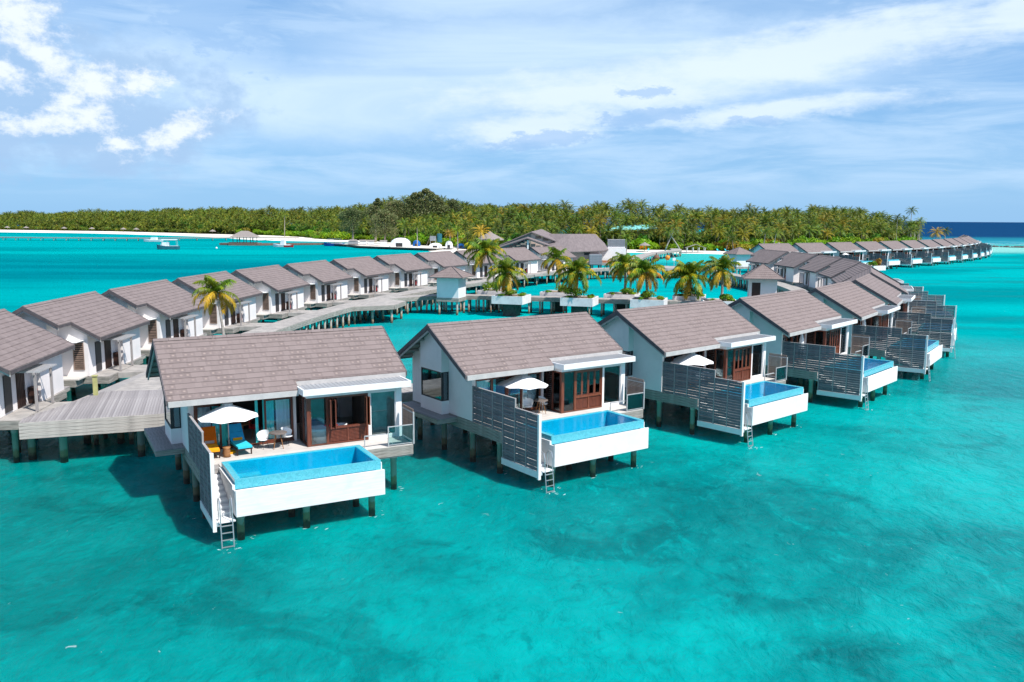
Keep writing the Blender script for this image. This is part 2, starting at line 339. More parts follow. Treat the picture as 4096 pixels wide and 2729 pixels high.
def water_mat():
    m, b, p = principled('sea_water')
    g = b.node('ShaderNodeNewGeometry'); P = g.outputs['Position']; x, y, z = b.sep(P)
    flat = b.comb(x, y, 0.0)
    r = b.math('SQRT', b.math('ADD', b.math('MULTIPLY', x, x), b.math('MULTIPLY', y, y)))
    # sea bed pattern seen through the water: sand, coral patches, plus painted light streaks
    n1 = b.noise(flat, 0.055, 6, 0.58, 0.6)          # 18 m patches
    n2 = b.noise(b.mapv(flat, (1, 1, 1), (40, 9, 0)), 0.16, 6, 0.62, 0.8)
    n3 = b.noise(flat, 0.8, 5, 0.6, 0.5)
    near = b.mix(b.sstep(n1, 0.38, 0.62), (0.0, 0.205, 0.208), (0.0, 0.375, 0.36))
    pick = b.math('MULTIPLY', b.sstep(n2, 0.54, 0.63), b.sstep(n1, 0.66, 0.42))
    near = b.mix(b.math('MULTIPLY', pick, 0.62), near, (0.0, 0.095, 0.105))
    near = b.mix(b.math('MULTIPLY', b.sstep(n3, 0.5, 0.75), 0.3), near, (0.01, 0.38, 0.36))  # fine caustic-like light streaks, mixed into the colour
    near = b.mix(b.math('MULTIPLY', b.sstep(n3, 0.45, 0.25), 0.42), near, (0.0, 0.085, 0.095))
    n6 = b.noise(b.mapv(flat, (1, 1.3, 1), (60, 22, 0), (0, 0, rad(30))), 0.045, 5, 0.5, 0.9)
    near = b.mix(b.math('MULTIPLY', b.sstep(n6, 0.52, 0.66), 0.36), near, (0.0, 0.13, 0.135))
    near = b.mix(b.math('MULTIPLY', b.sstep(n6, 0.46, 0.34), 0.45), near, (0.0, 0.46, 0.43))
    # fine swell pattern: light bending on the sand, painted as bright and dark ripples
    n4 = b.noise(b.mapv(flat, (1, .55, 1), (3, 8, 0), (0, 0, rad(22))), 0.42, 7, 0.7, 1.6)
    n5 = b.noise(b.mapv(flat, (1, .6, 1), (13, 1, 0), (0, 0, rad(-15))), 1.7, 6, 0.68, 1.2)
    rip = b.math('ADD', b.math('MULTIPLY', b.math('SUBTRACT', n4, 0.5), 1.5), b.math('MULTIPLY', b.math('SUBTRACT', n5, 0.5), 1.1))
    near = b.mix(b.math('MULTIPLY', b.sstep(rip, 0.02, 0.42), 0.42), near, (0.0, 0.47, 0.45))
    near = b.mix(b.math('MULTIPLY', b.sstep(rip, -0.02, -0.45), 0.42), near, (0.0, 0.10, 0.105))
    # left foreground is greener and darker
    lf = b.math('MULTIPLY', b.sstep(x, 4.0, -16.0), b.sstep(y, 80, 40))
    near = b.mix(b.math('MULTIPLY', lf, 0.42), near, (0.0, 0.15, 0.128))
    # farther shallow lagoon: pure turquoise with long faint streaks
    ang = b.mapv(flat, (0.014, 0.036, 1), rot=(0, 0, rad(12)))
    s1 = b.noise(ang, 1.0, 6, 0.55, 0.6)
    mid = b.mix(b.sstep(s1, 0.35, 0.65), (0.0, 0.23, 0.25), (0.0, 0.38, 0.385))
    patch = b.noise(b.mapv(flat, (0.045, 0.10, 1), (5, 2, 0), (0, 0, rad(20))), 1.0, 6, 0.62, 0.4)
    mid = b.mix(b.math('MULTIPLY', b.sstep(patch, 0.48, 0.68), 0.62), mid, (0.01, 0.19, 0.205))
    c = b.mix(b.sstep(y, 55, 100), near, mid)
    # left lagoon beyond the left row: bluer with a darker band
    side = b.math('ADD', x, b.math('MULTIPLY', y, 0.16))
    left = b.sstep(side, 5.0, -25.0)
    sL = b.noise(b.mapv(flat, (0.006, 0.030, 1), (3, 3, 0), rot=(0, 0, rad(-4))), 1.0, 6, 0.6, 0.5)
    lcol = b.mix(b.sstep(sL, 0.40, 0.60), (0.0, 0.225, 0.245), (0.0, 0.34, 0.35))
    bandL = b.math('MULTIPLY', b.sstep(y, 130, 200), b.sstep(y, 310, 215))
    lcol = b.mix(b.math('MULTIPLY', bandL, 0.5), lcol, (0.0, 0.11, 0.17))
    bandL2 = b.math('MULTIPLY', b.sstep(y, 330, 360), b.sstep(y, 470, 400))
    lcol = b.mix(b.math('MULTIPLY', bandL2, 0.45), lcol, (0.0, 0.29, 0.32))
    c = b.mix(b.math('MULTIPLY', left, b.sstep(y, 85, 130)), c, lcol)
    # shallows by the main beach
    bch = b.math('MULTIPLY', b.math('MULTIPLY', b.sstep(y, 235, 300), b.sstep(x, 15, 40)), b.sstep(x, 150, 95))
    c = b.mix(b.math('MULTIPLY', bch, 0.75), c, (0.05, 0.46, 0.42))
    # right side: reef flat, pale sand bank, surf, then deep ocean
    right = b.sstep(b.math('DIVIDE', x, b.math('ADD', y, 1.0)), 0.36, 0.46)
    wob = b.math('MULTIPLY', b.math('SUBTRACT', b.noise(flat, 0.008, 4, 0.6), 0.5), 140)
    yr = b.math('ADD', y, wob)
    c = b.mix(b.math('MULTIPLY', right, b.math('MULTIPLY', b.sstep(yr, 330, 400), b.sstep(yr, 470, 430))), c, (0.22, 0.52, 0.47))
    pale = b.math('MULTIPLY', b.math('MULTIPLY', right, b.sstep(yr, 470, 500)), 0.8)
    c = b.mix(pale, c, (0.03, 0.26, 0.34))
    fo = b.noise(b.mapv(flat, (0.015, 0.04, 1), (1, 1, 0), (0, 0, rad(-30))), 1.0, 8, 0.7, 0.6)
    surf = b.math('MULTIPLY', b.math('MULTIPLY', right, b.math('MULTIPLY', b.sstep(yr, 440, 475), b.sstep(yr, 600, 520))), b.sstep(fo, 0.52, 0.62))
    c = b.mix(b.math('MULTIPLY', surf, 0.8), c, (0.75, 0.8, 0.8))
    deepn = b.noise(b.mapv(flat, (0.012, 0.05, 1)), 1.0, 6, 0.6)
    deep = b.mix(deepn, (0.006, 0.040, 0.115), (0.010, 0.065, 0.165))
    c = b.mix(b.math('MULTIPLY', right, b.sstep(yr, 520, 800)), c, deep)
    c = b.mix(b.sstep(r, 1000, 1500), c, deep)
    # small foam flecks
    ff = b.noise(flat, 2.2, 5, 0.6, 1.0); fz = b.noise(flat, 0.10, 3, 0.5)
    fl = b.math('MULTIPLY', b.sstep(ff, 0.70, 0.74), b.sstep(fz, 0.48, 0.60))
    c = b.mix(b.math('MULTIPLY', fl, 0.45), c, (0.6, 0.75, 0.75))
    c = b.mix(1.0, c, (0.82, 0.82, 0.82), 'MULTIPLY')
    b.l.new(c, p.inputs['Base Color'])
    p.subsurface_method = 'BURLEY'; p.inputs['Subsurface Weight'].default_value = 0.58; p.inputs['Subsurface Radius'].default_value = (0.4, 1.0, 1.0); p.inputs['Subsurface Scale'].default_value = 0.9
    p.inputs['Roughness'].default_value = 0.09; p.inputs['IOR'].default_value = 1.33
    b.put(p.inputs['Specular IOR Level'], b.math('MULTIPLY', b.sstep(r, 110, 15), 0.05))
    # waves
    w1 = b.noise(b.mapv(flat, (1, 0.65, 1), rot=(0, 0, rad(25))), 0.9, 6, 0.62, 1.2)
    w2 = b.noise(b.mapv(flat, (1, 0.8, 1), rot=(0, 0, rad(-20))), 3.4, 5, 0.6, 0.9)
    w0 = b.noise(b.mapv(flat, (1, 0.5, 1), rot=(0, 0, rad(35))), 0.22, 4, 0.5, 0.6)
    h = b.math('ADD', b.math('ADD', b.math('MULTIPLY', w1, 0.30), b.math('MULTIPLY', w2, 0.09)), b.math('MULTIPLY', w0, 0.7))
    bp = b.node('ShaderNodeBump'); bp.inputs['Distance'].default_value = 1.0
    b.put(bp.inputs['Strength'], b.math('ADD', 0.14, b.math('MULTIPLY', b.sstep(r, 160, 30), 0.75)))
    b.l.new(h, bp.inputs['Height']); b.l.new(bp.outputs[0], p.inputs['Normal'])
    MATS['sea_water'] = m
    # pool water
    m, b, p = principled('pool_water'); b.n.remove(p)
    tr = b.node('ShaderNodeBsdfTransparent'); tr.inputs[0].default_value = (0.42, 0.93, 0.99, 1)
    gl = b.node('ShaderNodeBsdfGlossy'); gl.inputs['Roughness'].default_value = 0.05
    fr = b.node('ShaderNodeFresnel'); fr.inputs[0].default_value = 1.2
    tc = b.node('ShaderNodeTexCoord'); bp = b.node('ShaderNodeBump'); bp.inputs['Strength'].default_value = 0.25; bp.inputs['Distance'].default_value = 0.05
    b.l.new(b.noise(tc.outputs['Object'], 3, 4, 0.6, 0.5), bp.inputs['Height']); b.l.new(bp.outputs[0], gl.inputs['Normal']); b.l.new(bp.outputs[0], fr.inputs['Normal'])
    mx = b.node('ShaderNodeMixShader'); b.l.new(fr.outputs[0], mx.inputs[0]); b.l.new(tr.outputs[0], mx.inputs[1]); b.l.new(gl.outputs[0], mx.inputs[2])
    b.l.new(mx.outputs[0], b.n['Material Output'].inputs[0]); MATS['pool_water'] = m


water_mat()


# ------------------------------------------------------------------ mesh helpers
class MB:
    def __init__(s): s.v = []; s.f = []

    def add(s, vs, fs):
        k = len(s.v); s.v += [tuple(q) for q in vs]; s.f += [tuple(i + k for i in f) for f in fs]; return s

    def box(s, x0, x1, y0, y1, z0, z1):
        x0, x1 = min(x0, x1), max(x0, x1); y0, y1 = min(y0, y1), max(y0, y1); z0, z1 = min(z0, z1), max(z0, z1)
        return s.add([(x0, y0, z0), (x1, y0, z0), (x1, y1, z0), (x0, y1, z0), (x0, y0, z1), (x1, y0, z1), (x1, y1, z1), (x0, y1, z1)],
                     [(0, 3, 2, 1), (4, 5, 6, 7), (0, 1, 5, 4), (1, 2, 6, 5), (2, 3, 7, 6), (3, 0, 4, 7)])

    def poly(s, pts, axis, a, b_):
        """extrude polygon pts along axis between a and b_. axis 0: pts are (y,z); 1: (x,z); 2: (x,y)"""
        n = len(pts)
        mk = {0: lambda t, p: (t, p[0], p[1]), 1: lambda t, p: (p[0], t, p[1]), 2: lambda t, p: (p[0], p[1], t)}[axis]
        vs = [mk(a, p) for p in pts] + [mk(b_, p) for p in pts]
        return s.add(vs, [tuple(range(n))[::-1], tuple(range(n, 2 * n))] + [(i, (i + 1) % n, n + (i + 1) % n, n + i) for i in range(n)])

    def tube(s, p0, p1, r0, r1=None, n=8, cap=True):
        r1 = r0 if r1 is None else r1
        p0, p1 = Vector(p0), Vector(p1); d = (p1 - p0).normalized()
        a = d.orthogonal().normalized(); c = d.cross(a)
        vs = []
        for p, r in ((p0, r0), (p1, r1)):
            vs += [p + (a * cos(2 * pi * i / n) + c * sin(2 * pi * i / n)) * r for i in range(n)]
        fs = [(i, (i + 1) % n, n + (i + 1) % n, n + i) for i in range(n)]
        if cap: fs += [tuple(range(n))[::-1], tuple(range(n, 2 * n))]
        return s.add(vs, fs)

    def path(s, pts, r, n=6):
        for i in range(len(pts) - 1):
            ra, rb = (r[i], r[i + 1]) if isinstance(r, (list, tuple)) else (r, r)
            s.tube(pts[i], pts[i + 1], ra, rb, n)
        return s

    def chain(s, pts, rs, n=8):
        """smooth tube through points"""
        k0 = len(s.v); P = [Vector(p) for p in pts]
        for i, p in enumerate(P):
            d = (P[min(i + 1, len(P) - 1)] - P[max(i - 1, 0)]).normalized()
            a = Vector((1, 0, 0)) if abs(d.x) < 0.9 else Vector((0, 1, 0)); a = (a - d * a.dot(d)).normalized(); c = d.cross(a)
            for j in range(n): s.v.append(tuple(p + (a * cos(2 * pi * j / n) + c * sin(2 * pi * j / n)) * rs[i]))
        for i in range(len(P) - 1):
            for j in range(n): s.f.append((k0 + i * n + j, k0 + i * n + (j + 1) % n, k0 + (i + 1) * n + (j + 1) % n, k0 + (i + 1) * n + j))
        s.f.append(tuple(k0 + j for j in range(n))[::-1]); s.f.append(tuple(k0 + (len(P) - 1) * n + j for j in range(n)))
        return s

    def lathe(s, prof, n=12, c=(0, 0)):
        k0 = len(s.v)
        for r, z in prof:
            for j in range(n): s.v.append((c[0] + r * cos(2 * pi * j / n), c[1] + r * sin(2 * pi * j / n), z))
        for i in range(len(prof) - 1):
            for j in range(n): s.f.append((k0 + i * n + j, k0 + i * n + (j + 1) % n, k0 + (i + 1) * n + (j + 1) % n, k0 + (i + 1) * n + j))
        return s

    def rot(s, ang, c=(0, 0), k0=0):
        ca, sa = cos(ang), sin(ang)
        for i in range(k0, len(s.v)):
            x, y, z = s.v[i]; x -= c[0]; y -= c[1]
            s.v[i] = (c[0] + ca * x - sa * y, c[1] + sa * x + ca * y, z)
        return s

    def mesh(s, name, m, smooth=False):
        me = bpy.data.meshes.new(name); me.from_pydata(s.v, [], s.f); me.materials.append(MATS[m] if isinstance(m, str) else m)
        if smooth: me.polygons.foreach_set('use_smooth', [True] * len(me.polygons))
        me.validate(); me.update(); return me

    def build(s, name, m, parent=None, smooth=False):
        o = bpy.data.objects.new(name, s.mesh(name, m, smooth)); COL.objects.link(o); o.parent = parent; return o


CACHE = {}


def part(name, key, fn, m, parent, smooth=False):
    """object whose mesh is built once per key and shared by alike pieces"""
    if key not in CACHE:
        mb = MB(); fn(mb); CACHE[key] = mb.mesh(name, m, smooth)
    o = bpy.data.objects.new(name, CACHE[key]); COL.objects.link(o); o.parent = parent
    return o


def boxat(name, m, parent, x0, x1, y0, y1, z0, z1):
    """box piece placed with its own origin so alike boxes share one mesh"""
    dx, dy, dz = abs(x1 - x0), abs(y1 - y0), abs(z1 - z0)
    key = ('bx', name, m, round(dx, 3), round(dy, 3), round(dz, 3))
    o = part(name, key, lambda b: b.box(-dx / 2, dx / 2, -dy / 2, dy / 2, -dz / 2, dz / 2), m, parent)
    o.location = ((x0 + x1) / 2, (y0 + y1) / 2, (z0 + z1) / 2); return o


def tag(o, label=None, cat=None, group=None, kind=None):
    if label: o['label'] = label
    if cat: o['category'] = cat
    if group: o['group'] = group
    if kind: o['kind'] = kind
    return o


def empty(name, parent=None):
    o = bpy.data.objects.new(name, None); o.empty_display_size = 0.5; COL.objects.link(o); o.parent = parent; return o


def copy_tree(o, parent=None):
    c = o.copy(); COL.objects.link(c); c.parent = parent
    for ch in o.children: copy_tree(ch, c)
    return c


def place(o, x, y, z=0.0, a=0.0, s=1.0):
    o.location = (x, y, z); o.rotation_euler = (0, 0, a); o.scale = (s, s, s); return o


def jit(s): return random.uniform(-s, s)


# ------------------------------------------------------------------ the overwater villa
# local frame: x along the ridge, y inland, z up from the water
RV, RZ, SL = 1.68, 7.04, 0.5673
EV, NU, E2V, R1 = -2.11, 5.56, -1.54, 11.0
BV, BN, B2V = 5.53, 9.15, 3.73
DZ = 2.26


def zr(v): return RZ - SL * abs(v - RV)


def course(b, x0, x1, ya, yb, up=0.0):
    """one shingle course: tilted slab between ya (upper edge) and yb (lower edge), butt 3 cm thick"""
    za, zb = zr(ya) + 0.004, zr(yb) + 0.038
    n = max(1, int((x1 - x0) / 0.66)); w = (x1 - x0) / n
    b.add([(x0, ya, za), (x1, ya, za), (x1, yb, zb), (x0, yb, zb), (x0, yb, zb - 0.055), (x1, yb, zb - 0.055), (x0, ya, za - 0.02), (x1, ya, za - 0.02)],
          [(0, 3, 2, 1) if yb > ya else (0, 1, 2, 3), (3, 4, 5, 2), (0, 6, 4, 3), (1, 2, 5, 7)])


def roof_slab(b, x0, x1, ya, yb, t=0.14):
    b.poly([(ya, zr(ya)), (yb, zr(yb)), (yb, zr(yb) - t), (ya, zr(ya) - t)], 0, x0, x1)


def make_roof(v, det):
    def base(b):
        roof_slab(b, 0, NU, RV, EV); roof_slab(b, NU, R1, RV, E2V)
        roof_slab(b, 0, BN, RV, BV); roof_slab(b, BN, R1, RV, B2V)
    roof = part('roof', 'roofbase', base, 'soffit_wood', v)
    nf, nb = 12, 12
    fs = (RV - EV) / nf; bs = (BV - RV) / nb
    m = 'shingle' if det else 'shingle_far'
    lst = []
    for i in range(nf):
        ya, yb = RV - i * fs, RV - (i + 1) * fs
        if yb >= E2V - 1e-3: lst.append((0, R1, ya, yb))
        elif ya > E2V: lst.append((0, NU, ya, yb)); lst.append((NU, R1, ya, E2V - 0.02))
        else: lst.append((0, NU, ya, yb))
    for i in range(nb):
        ya, yb = RV + i * bs, RV + (i + 1) * bs
        if yb <= B2V + 1e-3: lst.append((0, R1, ya, yb))
        elif ya < B2V: lst.append((0, BN, ya, yb)); lst.append((BN, R1, ya, B2V + 0.02))
        else: lst.append((0, BN, ya, yb))
    if det:
        for k, (x0, x1, ya, yb) in enumerate(lst):
            part('shingle_course', ('course', k), lambda b: course(b, x0 - 0.03 + (k % 3) * 0.008, x1 + 0.03 - (k % 2) * 0.01, ya, yb), m, roof)
    else:
        part('shingle_courses', 'courses', lambda b: [course(b, x0 - 0.03, x1 + 0.03, ya, yb) for x0, x1, ya, yb in lst], m, roof)
    part('ridge_cap', 'ridge', lambda b: [b.poly([(RV - .16, RZ - .035), (RV, RZ + .075), (RV + .16, RZ - .035)], 0, -0.05 + i * 0.65, -0.05 + (i + 1) * 0.65 - 0.01) for i in range(17)], m, roof)

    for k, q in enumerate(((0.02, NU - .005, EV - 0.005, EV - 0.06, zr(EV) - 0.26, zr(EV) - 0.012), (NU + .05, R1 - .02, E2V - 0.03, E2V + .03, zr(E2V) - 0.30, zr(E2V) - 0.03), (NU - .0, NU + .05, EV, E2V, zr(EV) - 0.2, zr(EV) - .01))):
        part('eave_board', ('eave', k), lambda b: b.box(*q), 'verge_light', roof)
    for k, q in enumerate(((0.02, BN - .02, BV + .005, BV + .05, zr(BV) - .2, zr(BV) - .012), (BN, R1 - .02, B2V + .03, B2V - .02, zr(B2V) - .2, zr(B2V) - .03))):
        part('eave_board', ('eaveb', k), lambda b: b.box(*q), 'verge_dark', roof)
    t = .25
    vb = [(x0, x1, a, e, .03, t - .05, t) for x0, x1, a, e in ((-0.07, -0.005, RV, EV), (-0.07, -0.005, RV, BV), (R1 + .005, R1 + .07, RV, E2V), (R1 + .005, R1 + .07, RV, B2V))] + [(BN + .035, BN + .09, B2V, BV, 0, .2, .2)]
    for k, (x0, x1, a, e, up_, d1, d2) in enumerate(vb):
        part('verge_board', ('verge', k), lambda b: b.poly([(a, zr(a) + up_), (e, zr(e) + up_), (e, zr(e) - d1), (a, zr(a) - d2)], 0, x0, x1), 'verge_dark', roof)
    vl = [(x0, x1, a, e) for x0, x1, a, e in ((0.0, 0.06, RV, EV), (0.0, 0.06, RV, BV), (R1 - .06, R1, RV, E2V), (R1 - .06, R1, RV, B2V), (BN - .06, BN, B2V, BV))]
    for k, (x0, x1, a, e) in enumerate(vl):
        part('verge_lining', ('vlin', k), lambda b: b.poly([(a, zr(a) - .15), (e, zr(e) - .15), (e, zr(e) - .33), (a, zr(a) - .36)], 0, x0, x1), 'verge_light', roof)
    for i, yy in enumerate((2.9, 3.6, 4.3, 5.0)):
        part('purlin', ('purlin', i), lambda b: b.box(0.08, .9, yy, yy + .1, zr(yy) - .32, zr(yy + .1) - .15), 'soffit_wood', roof)
    return roof


def make_walls(v):
    T = .15

    def gable(b):
        h = lambda y, d=.15: zr(y) - d
        b.poly([(-1.2, DZ), (-1.2, h(-1.2)), (RV, h(RV)), (5.1, h(5.1)), (5.1, DZ)], 0, .91, .91 + T)           # left gable
        b.poly([(1.1, DZ - .03), (1.1, 2.95), (3.37, 2.95), (3.37, DZ - .03)], 0, .46, .909)                       # box below window
        b.poly([(1.1, 4.52), (1.1, h(1.1)), (RV, h(RV)), (3.37, h(3.37)), (3.37, 4.52)], 0, .46, .909)             # box above window
        b.box(.46, .909, 3.30, 3.37, 2.95, 4.52)
        b.poly([(-2.3, 4.6), (-.9, 4.9), (-1.2, h(-1.2)), (RV, h(RV)), (2.75, h(2.75)), (2.75, DZ), (-2.3, DZ)], 0, 10.25, 10.4)   # right gable
        b.poly([(2.7, DZ), (2.7, h(2.7)), (4.6, 4.95), (4.6, DZ)], 0, 8.8, 8.95)
        b.box(8.95, 10.25, 2.6, 2.75, DZ, h(2.75) - .05)
        b.box(4.2, 8.8, 4.45, 4.6, DZ, 4.95); b.box(4.2, 4.34, 4.6, 5.1, DZ, 4.78)
        b.box(1.06, 4.2, 4.95, 5.1, DZ, 4.85)
        b.box(1.06, 1.16, -1.15, -.85, DZ, 4.9)
        b.box(1.16, 5.72, -1.0, -.86, 4.52, 4.86)          # lintel over the sliding doors
        b.box(5.60, 5.72, -1.0, -.86, DZ, 4.52)
        b.box(5.72, 10.25, -1.5, -1.35, 4.56, 5.1)
        # bathing bay
        b.box(8.75, 8.87, -2.42, -2.26, DZ, 4.52); b.box(10.13, 10.42, -2.44, -2.3, DZ, 4.70)
        b.box(8.87, 10.13, -2.42, -2.28, DZ, 2.40); b.box(5.84, 10.13, -2.42, -2.28, 4.52, 4.70)
        b.box(5.84, 5.98, -2.28, -.86, 4.52, 4.7)
    part('wall', 'walls', gable, 'render_wall', v)

    def floorc(b):
        b.box(1.06, 10.25, -.84, 4.44, DZ - .05, DZ + .02); b.box(5.99, 10.25, -2.27, -.84, DZ - .05, DZ + .02)
    part('floor', 'vfloor', floorc, 'interior_light', v)

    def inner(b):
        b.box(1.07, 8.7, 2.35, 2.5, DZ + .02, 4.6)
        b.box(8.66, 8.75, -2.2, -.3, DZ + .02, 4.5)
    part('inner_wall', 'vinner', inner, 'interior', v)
    part('ceiling', 'vceil', lambda b: b.box(1.07, 10.2, -.84, 4.4, 4.62, 4.66), 'white_paint', v)
    part('marble_wall', 'vmarble', lambda b: b.box(8.77, 10.24, -1.42, -1.34, DZ + .02, 4.5), 'marble', v)


def frame_rect(b, axis, c, a0, a1, z0, z1, w=.07, t=.08):
    """rectangular frame ring in plane axis=c"""
    for (p0, p1, q0, q1) in ((a0, a0 + w, z0, z1), (a1 - w, a1, z0, z1), (a0 + w, a1 - w, z0, z0 + w), (a0 + w, a1 - w, z1 - w, z1)):
        if axis == 0: b.box(c - t / 2, c + t / 2, p0, p1, q0, q1)
        else: b.box(p0, p1, c - t / 2, c + t / 2, q0, q1)


def window(v, nm, axis, c, a0, a1, z0, z1, fm, gm='pane_glass', w=.07, t=.08, mull=(), parts=True):
    def fr(b):
        frame_rect(b, axis, c, a0, a1, z0, z1, w, t)
        for q in mull:
            if axis == 0: b.box(c - t / 2, c + t / 2, q - w / 2, q + w / 2, z0 + w, z1 - w)
            else: b.box(q - w / 2, q + w / 2, c - t / 2, c + t / 2, z0 + w, z1 - w)
    o = part(nm, ('w', nm, axis, c, a0, a1, z0, z1), fr, fm, v)

    def gl(b):
        if axis == 0: b.box(c - .006, c + .006, a0 + w, a1 - w, z0 + w, z1 - w)
        else: b.box(a0 + w, a1 - w, c - .006, c + .006, z0 + w, z1 - w)
    part('pane', ('p', nm, axis, c, a0, a1, z0, z1), gl, gm, o)
    return o


def curtain(v, m, a0, a1, y, z0=2.3, z1=4.45, parent=None, key=None):
    def f(b):
        n = int((a1 - a0) / .035); k = len(b.v)
        for i in range(n + 1):
            x = a0 + (a1 - a0) * i / n; yy = y + .045 * sin(i * 1.25 + a0 * 9) + .02 * sin(i * .5)
            b.v += [(x, yy, z0), (x + .01 * sin(i), yy, z1)]
        for i in range(n): b.f.append((k + 2 * i, k + 2 * i + 2, k + 2 * i + 3, k + 2 * i + 1))
    return part('curtain', ('cur', m, a0, a1, y), f, m, parent or v, True)


def louvre(b, axis, c, a0, a1, z0, z1, pitch=.09, t=.05, h=.06):
    n = int((z1 - z0) / pitch)
    for i in range(n):
        z = z0 + (i + .5) * (z1 - z0) / n
        if axis == 0: b.box(c - t / 2, c + t / 2, a0, a1, z - h / 2, z + h / 2)
        else: b.box(a0, a1, c - t / 2, c + t / 2, z - h / 2, z + h / 2)


def make_front(v, det, opt):
    RB = 'red_brown_wood'
    # sliding doors of the living room
    def head(b):
        b.box(1.16, 5.60, -.98, -.84, 4.36, 4.52); b.box(1.16, 1.26, -.98, -.84, DZ + .03, 4.36)
        b.box(1.26, 5.60, -.98, -.84, DZ + .02, DZ + .07)
    part('door_frame', 'slidehead', head, RB, v)
    leaves = [(1.27, 2.35), (2.35, 3.32), (3.32, 4.28), (4.28, 5.59)]
    opened = opt.get('open', ())
    for i, (a0, a1) in enumerate(leaves):
        if i in opened: continue
        window(v, 'sliding_door', 1, -.91 + (.05 if i % 2 else 0), a0, a1, DZ + .08, 4.35, RB, w=.085)
    for (m, a0, a1) in opt.get('curtains', (('curtain_white', 1.3, 2.15), ('curtain_white', 4.4, 5.5), ('curtain_white', 2.6, 2.95))):
        curtain(v, m, a0, a1, -.66)
    # side of the bathing bay: louvred door and a glass light
    def sd(b):
        frame_rect(b, 0, 5.91, -1.55, -.99, DZ + .02, 4.5, .06, .09); louvre(b, 0, 5.91, -1.49, -1.05, DZ + .1, 4.42, .11)
    part('louvred_door', 'louvdoor', sd, 'dark_brown_wood', v)
    window(v, 'side_window', 0, 5.91, -2.28, -1.56, DZ + .02, 4.5, RB)
    part('corner_post', 'cpost', lambda b: b.box(5.84, 5.98, -2.42, -2.29, DZ, 4.515), RB, v)
    window(v, 'fixed_window', 1, -2.36, 5.99, 6.78, DZ + .02, 4.5, RB, w=.045)
    # casement unit over a louvred panel
    def unit(b):
        b.box(6.78, 6.86, -2.42, -2.30, DZ + .02, 4.51); b.box(8.66, 8.745, -2.42, -2.30, DZ + .02, 4.51)
        b.box(6.86, 8.66, -2.42, -2.30, 4.42, 4.51); b.box(6.86, 8.66, -2.43, -2.29, 2.98, 3.07); b.box(7.72, 7.80, -2.41, -2.31, DZ + .09, 2.98)
        b.box(6.86, 8.66, -2.42, -2.30, DZ + .02, DZ + .09)
    un = part('casement_frame', 'casunit', unit, RB, v)
    part('louvred_panel', 'lpanel', lambda b: [louvre(b, 1, -2.36, a, a + .84, DZ + .11, 2.96, .065, .04, .045) for a in (6.87, 7.81)] and b.box(6.87, 8.65, -2.335, -2.32, DZ + .1, 2.97), RB, un)
    cas = [(6.87, 7.30), (7.31, 7.75), (7.76, 8.20), (8.21, 8.65)]
    for i, (a0, a1) in enumerate(cas):
        o = part('casement', ('casement', round(a1 - a0, 2)), lambda b: frame_rect(b, 1, 0, 0, .435, 0, 1.34, .06, .045), RB, un)
        g = part('pane', 'caspane', lambda b: b.box(.06, .375, -.005, .005, .06, 1.28), 'pane_glass', un)
        ang = 0.0; px = a0
        if opt.get('casements') == 'open':
            ang = {0: -1.75, 1: -1.45, 2: -1.75, 3: -1.35}[i]; px = [6.9, 7.0, 8.58, 8.64][i]
            if i >= 2: ang = -pi / 2 - .12 + .2 * (i - 2)
        for q in (o, g): q.location = (px, -2.36 if ang == 0 else -2.44, 3.075); q.rotation_euler = (0, 0, ang)
    if opt.get('casements') != 'open' and opt.get('bay_curtain'):
        for i, (a0, a1) in enumerate(cas): curtain(v, 'curtain_white', a0 + .03, a1 - .12, -2.2, 2.4, 4.4)
        curtain(v, 'curtain_white', 6.5, 6.75, -2.2, 2.4, 4.4)
    window(v, 'shower_window', 1, -2.35, 8.87, 10.13, 2.40, 4.52, 'white_paint', 'rail_glass', w=.04)
    # window box in the gable
    window(v, 'box_window', 0, .50, 1.10, 3.30, 2.95, 4.52, 'dark_frame', 'dark_glass', w=.06)
    window(v, 'box_side_window', 1, 1.14, .54, .905, 2.95, 4.52, 'dark_frame', 'dark_glass', w=.05)
    part('window_blind', 'blind', lambda b: b.box(.60, .62, 1.25, 3.2, 3.0, 3.35), 'interior_light', v)
    # inland side
    o = part('shutter', 'shut', lambda b: (frame_rect(b, 0, 8.985, 3.66, 4.34, 2.68, 4.48, .05, .05), b.box(8.96, 9.01, 3.71, 4.29, 3.52, 3.6), louvre(b, 0, 8.985, 3.71, 4.29, 2.74, 4.42, .12, .04, .06)), 'shutter_brown', v)
    part('shutter_back', 'shutb', lambda b: b.box(8.952, 8.962, 3.68, 4.32, 2.7, 4.46), 'dark_frame', o)
    part('inland_window', 'inwin', lambda b: b.box(6.98, 7.85, 4.605, 4.65, DZ + .1, 4.35), 'dark_frame', v)
    d = part('entrance_door', 'edoor', lambda b: (b.box(5.3, 6.3, 4.605, 4.66, DZ + .02, 4.4), [b.box(5.4 + i * .2, 5.41 + i * .2, 4.66, 4.675, DZ + .1, 4.3) for i in range(5)]), 'dark_brown_wood', v)
    part('door_handle', 'ehandle', lambda b: b.box(5.42, 5.46, 4.68, 4.73, 3.15, 3.5), 'steel', d)
    c = part('entry_cabinet', 'lbox', lambda b: (b.box(4.5, 4.95, 4.66, 5.0, DZ + .02, 3.2),), 'dark_brown_wood', v)  # dark wooden cabinet by the entrance with a red front panel, no lamp
    part('cabinet_panel', 'lpan', lambda b: b.box(4.58, 4.87, 5.005, 5.02, DZ + .2, 3.05), 'red_seat', c)

